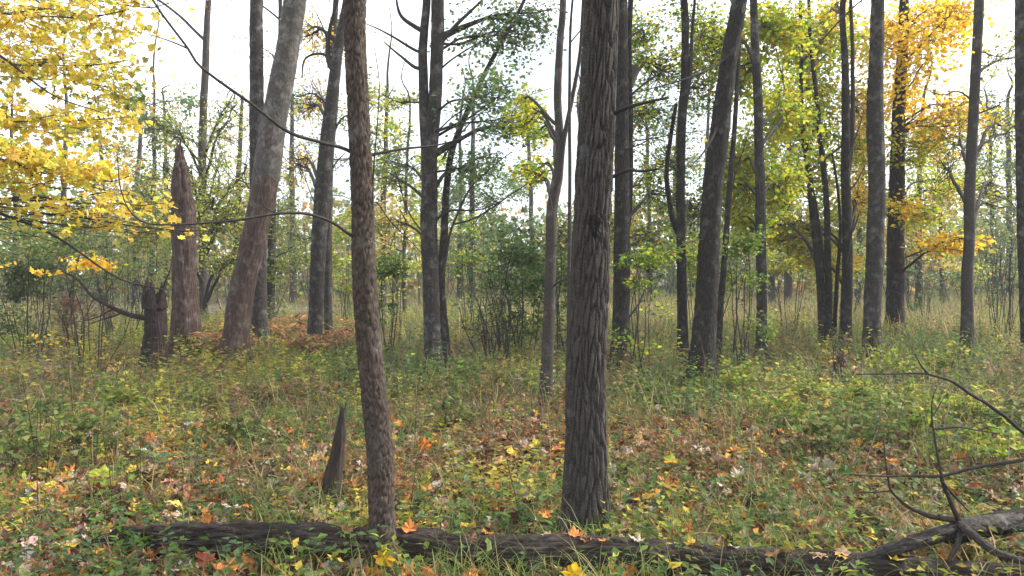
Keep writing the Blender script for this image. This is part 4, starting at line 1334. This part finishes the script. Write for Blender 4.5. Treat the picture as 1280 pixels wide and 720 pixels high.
def cover():
    lf, st = Acc(), Acc()

    def by_patch(x, y, *a, **k):
        """greener, yellower and browner patches"""
        g = patchy(x, y, .55, 111) + rng.normal(0, .055, len(x))
        b = patchy(x, y, .7, 131) + rng.normal(0, .05, len(x)) - np.where(x < -1.5, .03, 0)
        w = (g > .53) & (b <= .58)
        r = b > .58
        for sel, pal in ((w, HERB_Y), (r, HERB_B), (~w & ~r, HERB)):
            herbs(lf, st, x[sel], y[sel], *a, pal, None, **k)
    # near: between the fallen leaves
    x, y = wedge(8200, 2.7, 10.5, 1.35)
    m = clear_of(x, y)
    x, y = x[m], y[m]
    g = patchy(x, y, .55, 91) + np.where(x < -1.2, .10, 0) + np.where(x > 2.2, .06, 0) + (y - 5) * .02
    k = g + rng.normal(0, .10, len(x)) > .46
    by_patch(x[k], y[k], .06, .28, 6, .034, .085, kind='oval')
    # middle distance: a low layer of seedlings and asters
    x, y = wedge(15500, 7, 26, .95, 2)
    k = (patchy(x, y, .35, 93) + rng.normal(0, .09, len(x)) > .40) & (rng.uniform(0, 1, len(x)) < (y - 6.5) / 4)
    x, y = x[k], y[k]
    tall = patchy(x, y, .45, 141) > .54
    by_patch(x[~tall], y[~tall], .10, .36, 7, .045, .105, kind='oval')
    by_patch(x[tall], y[tall], .22, .60, 10, .045, .105, kind='oval')
    tag(lf.obj('herb_layer', M_LEAF, None, False), 'low green and yellowing woodland plants covering the ground', 'ground cover', kind='stuff')
    # leafy weeds of the meadow
    x, y = wedge(15000, 15, 46, .8, 2)
    n = len(x)
    P = np.stack([x, y, ground_z(x, y) + rng.uniform(.1, .9, n) * (.3 + .9 * patchy(x, y, .3, 171))], 1)
    g = patchy(x, y, .35, 181) + rng.normal(0, .05, n)
    C = np.where((g > .55)[:, None], palette(HERB_B, n), np.where((g > .46)[:, None], palette(HERB_Y, n), palette(HERB, n)))
    scatter(lf, 'tuft', P, orient(rng.standard_normal((n, 3)) + [0, 0, .4], rand_dirs(n, .5)), rng.uniform(.08, .24, n), C)
    # dry stalks
    x, y = wedge(1500, 4.5, 26, .9)
    n = len(x)
    A = rng.standard_normal((n, 3)) * [.16, .16, 0] + [0, 0, 1]
    scatter(st, 'strip0', np.stack([x, y, ground_z(x, y)], 1), orient(A, rand_dirs(n)), rng.uniform(.3, .95, n), palette([(.07, .045, .035), (.14, .09, .06), (.20, .15, .09)], n), width=.0065)
    tag(st.obj('herb_stems', M_GRASS, None, False), 'thin upright stems and dry stalks of the low woodland plants', 'ground cover', kind='stuff')
    # grass
    gr = Acc()
    GC = [(.10, .15, .03), (.16, .19, .045), (.24, .22, .07), (.32, .25, .11), (.075, .12, .03), (.38, .30, .15)]

    def grass(x, y, hmin, hmax, wd, w, tilt, kinds):
        n = len(x)
        P = np.stack([x, y, ground_z(x, y) - .01], 1)
        A = rng.standard_normal((n, 3)) * [tilt, tilt, 0] + [0, 0, 1]
        M = orient(A, A * [1, 1, -.3] + rng.standard_normal((n, 3)) * .2)
        L = rng.uniform(hmin, hmax, n) * (.6 + .8 * patchy(x, y, .5, 151))
        C = palette(GC, n, w, .18)
        kk = rng.integers(0, len(kinds), n)
        for j, nm in enumerate(kinds):
            s = kk == j
            scatter(gr, nm, P[s], M[s], L[s], C[s], width=wd * rng.uniform(.6, 1.3, s.sum()))
    # tufts near
    cx, cy = wedge(2300, 2.7, 11, 1.3)
    m = clear_of(cx, cy)
    cx, cy = cx[m], cy[m]
    m = patchy(cx, cy, .6, 95) + rng.normal(0, .1, len(cx)) > .46
    cx, cy = cx[m], cy[m]
    x = (cx[:, None] + rng.normal(0, .05, (len(cx), 18))).ravel()
    y = (cy[:, None] + rng.normal(0, .05, (len(cx), 18))).ravel()
    grass(x, y, .08, .32, .0052, [4, 3.5, 2.5, 2.0, 3, 1.0], .5, ('blade1', 'blade2', 'strip1'))
    x, y = wedge(44000, 6.5, 27, .9, 2)
    k = (patchy(x, y, .4, 161) + rng.normal(0, .06, len(x)) > .45) & (rng.uniform(0, 1, len(x)) < (y - 6) / 6)
    grass(x[k], y[k], .15, .6, .009, [2.5, 3.5, 3, 3, 1.4, 1.6], .4, ('strip0', 'strip1'))
    # meadow beyond the trees
    x, y = wedge(52000, 16, 60, .75, 2)
    k = patchy(x, y, .15, 97) + rng.normal(0, .1, len(x)) + np.clip(x * .012, -.12, .2) > .42
    x, y = x[k], y[k]
    grass(x, y, .3, .9, .020, [1.2, 2.4, 3, 3.6, .8, 3.0], .32, ('strip0', 'strip1'))
    tag(gr.obj('grass', M_GRASS, None, False), 'green and straw coloured grass through the woodland and meadow', 'grass', kind='stuff')


cover()

# --- fallen leaves that can be picked out one by one
LABEL = dict(brown='crisp brown fallen maple leaf lying on the near forest floor', tan='tan fallen maple leaf lying among the near litter', orange='orange fallen maple leaf lying on the near forest floor',
             pale='pale pinkish underside of a fallen maple leaf on the near ground', maroon='dark maroon fallen maple leaf on the near ground', yellow='yellow fallen maple leaf lying on the near forest floor')
def fallen():
    from mathutils import Matrix
    meshes = {}
    for c in LABEL:
        for j, nm in enumerate(('maple', 'maple1', 'maple2', 'maple3')):
            a = Acc()
            scatter(a, nm, np.zeros((1, 3)), np.eye(3)[None], 1.0, palette([LIT[c]], 1, j=.1))
            me = a.mesh('fallen_leaf', False)
            me.materials.append(M_LITTER)
            meshes[c, j] = me
    x, y = wedge(900, 3.7, 7.0, 1.6, 0)
    m = clear_of(x, y) & (np.abs(x / y) < .63)
    x, y = x[m][:280], y[m][:280]
    z = ground_z(x, y)
    names = list(LABEL)
    for i in range(len(x)):
        c = names[int(rng.choice(6, p=[.17, .22, .2, .19, .08, .14]))]
        A = (rng.standard_normal((1, 3)) * [1, 1, .35])
        Mx = orient(A, rand_dirs(1, 1.6))[0]
        s = rng.uniform(.075, .125)
        o = bpy.data.objects.new('fallen_leaf', meshes[c, int(rng.integers(4))])
        COL.objects.link(o)
        o.matrix_world = Matrix([[*(Mx[k] * s), (x[i], y[i], z[i] + .05)[k]] for k in range(3)] + [[0, 0, 0, 1]])
        tag(o, LABEL[c], 'leaf', c + ' fallen maple leaves')
    for i in range(26):
        px = rng.uniform(230, 1120)
        q = np.interp(px, [165, 480, 760, 1050, 1340], [4.24, 4.055, 3.88, 3.68, 3.5])
        X, Y = at(px, 700, q)[0], q - rng.uniform(-.03, .05)
        Mx = orient(rng.standard_normal((1, 3)) * [1, 1, .2], rand_dirs(1, 2.2))[0]
        c = names[int(rng.choice(6, p=[.32, .3, .15, .06, .09, .08]))]
        s = rng.uniform(.05, .085)
        o = bpy.data.objects.new('fallen_leaf', meshes[c, int(rng.integers(4))])
        COL.objects.link(o)
        o.matrix_world = Matrix([[*(Mx[k] * s), (X, Y, ground_z(X, Y)[0] + .172)[k]] for k in range(3)] + [[0, 0, 0, 1]])
        tag(o, '%s fallen leaf resting on top of the long log' % c, 'leaf', c + ' leaves on the log')
    # singled out leaves
    for nm, lab, p, ax, nr, s, c in (
        ('fallen_leaf', 'bright yellow maple leaf upright against the foot of the scaly trunk', at(480, 706, 3.76), (.1, -.15, 1), (0, -1, .1), .10, (.60, .36, .02)),
        ('fallen_leaf', 'golden maple leaf propped in grass before the log below the furrowed trunk', at(716, 726, 3.55), (.1, -.1, 1), (.1, -1, .3), .10, (.62, .38, .02)),
        ('fallen_leaf', 'pale fluffy curled leaf sitting on top of the log', at(610, 688, 3.93), (1, -.2, .3), (0, -.5, 1), .085, (.46, .36, .25)),
        ('fallen_leaf', 'orange leaf hung upright in the green seedlings mid clearing', at(530, 561, 6.4), (.1, 0, 1), (0, -1, .3), .10, (.55, .17, .03))):
        a = Acc()
        scatter(a, 'maple', np.zeros((1, 3)), np.eye(3)[None], 1.0, np.array([c]))
        me = a.mesh('fallen_leaf', False)
        me.materials.append(M_LEAF)
        o = bpy.data.objects.new(nm, me)
        COL.objects.link(o)
        Mx = orient(np.array([ax], float), np.array([nr], float))[0]
        o.matrix_world = Matrix([[*(Mx[k] * s), p[k]] for k in range(3)] + [[0, 0, 0, 1]])
        tag(o, lab, 'leaf')


fallen()


# --- single plants near the camera
def plant(name, label, p, h, rows, size, cols, kind, group=None, lean=(0, 0), pairs=True, arch=.0, cat='plant'):
    z = ground_z(p[0], p[1])[0]
    root = thing(name, label, cat, (p[0], p[1], z), group)
    b = np.array([p[0], p[1], z - .02])
    t = b + np.array([lean[0], lean[1], h])
    C = spline([b, (b + t) / 2 + np.array([-lean[0] * .15, 0, .02]), t], 10)
    a = Acc()
    tube(a, C, np.linspace(.003, .0012, 10), 5, col=(.14, .15, .05))
    a.obj('stem', M_GRASS, root)
    for i in range(rows):
        f = .3 + .7 * (i + 1) / rows
        k = min(int(f * 9), 9)
        az = rng.uniform(0, 6.28) if not pairs else i * 1.57 + rng.uniform(-.3, .3)
        for sgn in ((0, math.pi) if pairs else (0,)):
            an = az + sgn
            A = np.array([[math.cos(an), math.sin(an), rng.uniform(-.1, .45)]])
            a = Acc()
            scatter(a, kind, C[k][None], orient(A, np.array([[0, 0, 1.0]]) + rng.standard_normal((1, 3)) * .2), size * rng.uniform(.7, 1.2), palette(cols, 1))
            a.obj('leaf', M_LEAF, root, False)
    return root


LIGHTG = [(.20, .27, .05), (.24, .30, .06)]
MIDG = [(.075, .14, .03), (.10, .17, .04), (.06, .12, .04)]
r = plant('ash_seedling', 'light green ash seedling with paired leaflets against the log', at(993, 742, 3.42), .17, 5, .075, LIGHTG, 'oval', lean=(.02, -.02))
plant('ash_seedling', 'yellow green seedling with broad leaves beside the dead limb', at(1075, 665, 4.4), .16, 3, .08, [(.32, .34, .07), (.26, .30, .06)], 'oval')
plant('willow_herb', 'narrow leaved green weed against the foot of the furrowed trunk', at(728, 705, 3.98), .22, 5, .10, MIDG, 'lance')
plant('goldenrod', 'tall pale green goldenrod at the foot of the twin stemmed tree', at(549, 478, 10.9), .62, 12, .12, [(.14, .22, .06), (.18, .25, .07)], 'lance')
plant('maple_seedling', 'maple seedling with big grey green leaves in the left undergrowth', at(200, 600, 5.9), .16, 3, .11, [(.13, .20, .09)], 'maple')
plant('maple_seedling', 'small yellow maple seedling at the left edge undergrowth', at(125, 628, 5.3), .15, 2, .12, [(.38, .36, .05)], 'maple')
plant('viburnum_seedling', 'round leaved yellow green seedling right of the scaly trunk', at(528, 545, 7.3), .28, 4, .085, [(.30, .31, .06), (.25, .28, .06)], 'oval')
plant('maple_seedling', 'seedling with green and orange leaves right of the furrowed trunk', at(838, 640, 5.0), .34, 2, .10, [(.30, .32, .05), (.58, .26, .03)], 'maple')
kinds = [('maple_seedling', 'green maple seedling growing through the near leaf litter', 'maple', MIDG, .085, 'green maple seedlings', 2), ('oval_leaved_herb', 'green herb with oval paired leaves in the near leaf litter', 'oval', MIDG, .065, 'oval leaved herbs', 4),
         ('yellowing_herb', 'yellowing herb with oval leaves in the near undergrowth', 'oval', [(.36, .32, .06), (.28, .28, .06)], .06, 'yellowing herbs', 4), ('narrow_leaved_weed', 'narrow leaved green weed in the near undergrowth', 'lance', MIDG + LIGHTG, .09, 'narrow leaved weeds', 5)]
x, y = wedge(300, 3.9, 8.5, 1.3, 0)
m = clear_of(x, y) & (np.abs(x / y) < .62)
x, y = x[m][:84], y[m][:84]
for i in range(len(x)):
    nm, lb, sh, cs, sz, gp, rw = kinds[int(rng.choice(4, p=[.2, .35, .25, .2]))]
    plant(nm, lb, (x[i], y[i]), rng.uniform(.10, .30), rw, sz * rng.uniform(.75, 1.15), cs, sh, gp, lean=tuple(rng.normal(0, .04, 2)))


def tuft(label, p, n, L, cols, spread=.05, group=None, tilt=.5):
    z = ground_z(p[0], p[1])[0]
    root = thing('grass_tuft', label, 'grass', (p[0], p[1], z), group)
    for i in range(n):
        an = rng.uniform(0, 6.28)
        A = np.array([[math.cos(an) * tilt * rng.uniform(.3, 1), math.sin(an) * tilt * rng.uniform(.3, 1), 1.0]])
        q = np.array([[p[0] + rng.normal(0, spread), p[1] + rng.normal(0, spread * .5), z - .01]])
        a = Acc()
        scatter(a, ('blade1', 'blade2', 'blade2')[i % 3], q, orient(A, A * [1, 1, -.3]), L * rng.uniform(.6, 1.15), palette(cols, 1), width=.0065)
        a.obj('blade', M_GRASS, root, False)


GT = [(.16, .20, .05), (.24, .24, .08), (.12, .17, .04), (.34, .29, .14)]
tuft('arching green grass tuft at the foot of the furrowed trunk', at(742, 712, 4.10), 26, .34, GT, .09)
tuft('long leaning grass tuft left of the furrowed trunk base', at(712, 716, 4.05), 14, .36, GT, .06)
tuft('grass tuft in front of the log below the furrowed trunk', at(752, 740, 3.62), 18, .24, GT, .08)
tuft('grass tuft growing in front of the log right of the scaly trunk', at(560, 740, 3.6), 12, .22, GT, .07)
tuft('grass tuft beside the small splintered stub', at(400, 630, 5.0), 18, .26, GT[:3], .06)
tuft('dry straw grass caught in the fallen dead limb', at(1205, 690, 3.62), 20, .45, [(.40, .31, .17), (.34, .26, .13)], .09, tilt=.35)


# --- brown ferns behind the leaning tree
def fern(p, s):
    z = ground_z(p[0], p[1])[0]
    root = thing('fern', 'rusty brown dead bracken fern behind the leaning barkless tree', 'fern', (p[0], p[1], z), 'brown bracken ferns')
    for i in range(7):
        an = 6.28 * i / 7 + rng.uniform(-.3, .3)
        L = s * rng.uniform(.7, 1.1)
        dr = np.array([math.cos(an), math.sin(an), 0])
        C = spline([np.array([p[0], p[1], z]), np.array([p[0], p[1], z + L * .55]) + dr * L * .35, np.array([p[0], p[1], z + L * .5]) + dr * L * .95], 16)
        a = Acc()
        tube(a, C, np.linspace(.006, .002, 16), 3, cap=False, col=(.2, .1, .05))
        k = np.repeat(np.arange(4, 16), 2)
        sg = np.tile([1, -1], 12)
        side = np.cross(dr, [0, 0, 1])
        A = side[None] * sg[:, None] + dr * .35 + np.array([0, 0, -.15]) + rng.standard_normal((24, 3)) * .1
        S = L * .34 * np.sin(np.linspace(.5, 3.0, 24)) ** .8
        scatter(a, 'lance', C[k], orient(A, np.array([[0, 0, 1.0]]) + rng.standard_normal((24, 3)) * .25), S, palette([(.22, .10, .038), (.17, .075, .03), (.27, .145, .06)], 24), width=S * .9)
        a.obj('frond', M_LITTER, root, False)


for i in range(28):
    px, d = rng.uniform(240, 460), rng.uniform(13, 20)
    q = at(px, 400, d)
    fern(q, rng.uniform(.45, .80))


# ------------------------------------------------------------------ thin autumn haze
def haze():
    lo, hi = np.array([-95.0, -8, -1.5]), np.array([95.0, 90, 17])
    V = [(x, y, z) for x in (lo[0], hi[0]) for y in (lo[1], hi[1]) for z in (lo[2], hi[2])]
    F = [(0, 1, 3, 2), (4, 6, 7, 5), (0, 4, 5, 1), (2, 3, 7, 6), (0, 2, 6, 4), (1, 5, 7, 3)]
    me = bpy.data.meshes.new('haze')
    me.from_pydata(V, [], F)
    m = bpy.data.materials.new('haze')
    m.use_nodes = True
    nt = m.node_tree
    nt.nodes.remove(nt.nodes['Principled BSDF'])
    v = nt.nodes.new('ShaderNodeVolumePrincipled')
    v.inputs['Color'].default_value = (.92, .95, 1, 1)
    v.inputs['Density'].default_value = .0012
    nt.links.new(v.outputs[0], nt.nodes['Material Output'].inputs['Volume'])
    o = link('haze', me, m)
    tag(o, 'thin pale haze hanging over the far meadow', 'haze', kind='stuff')


haze()
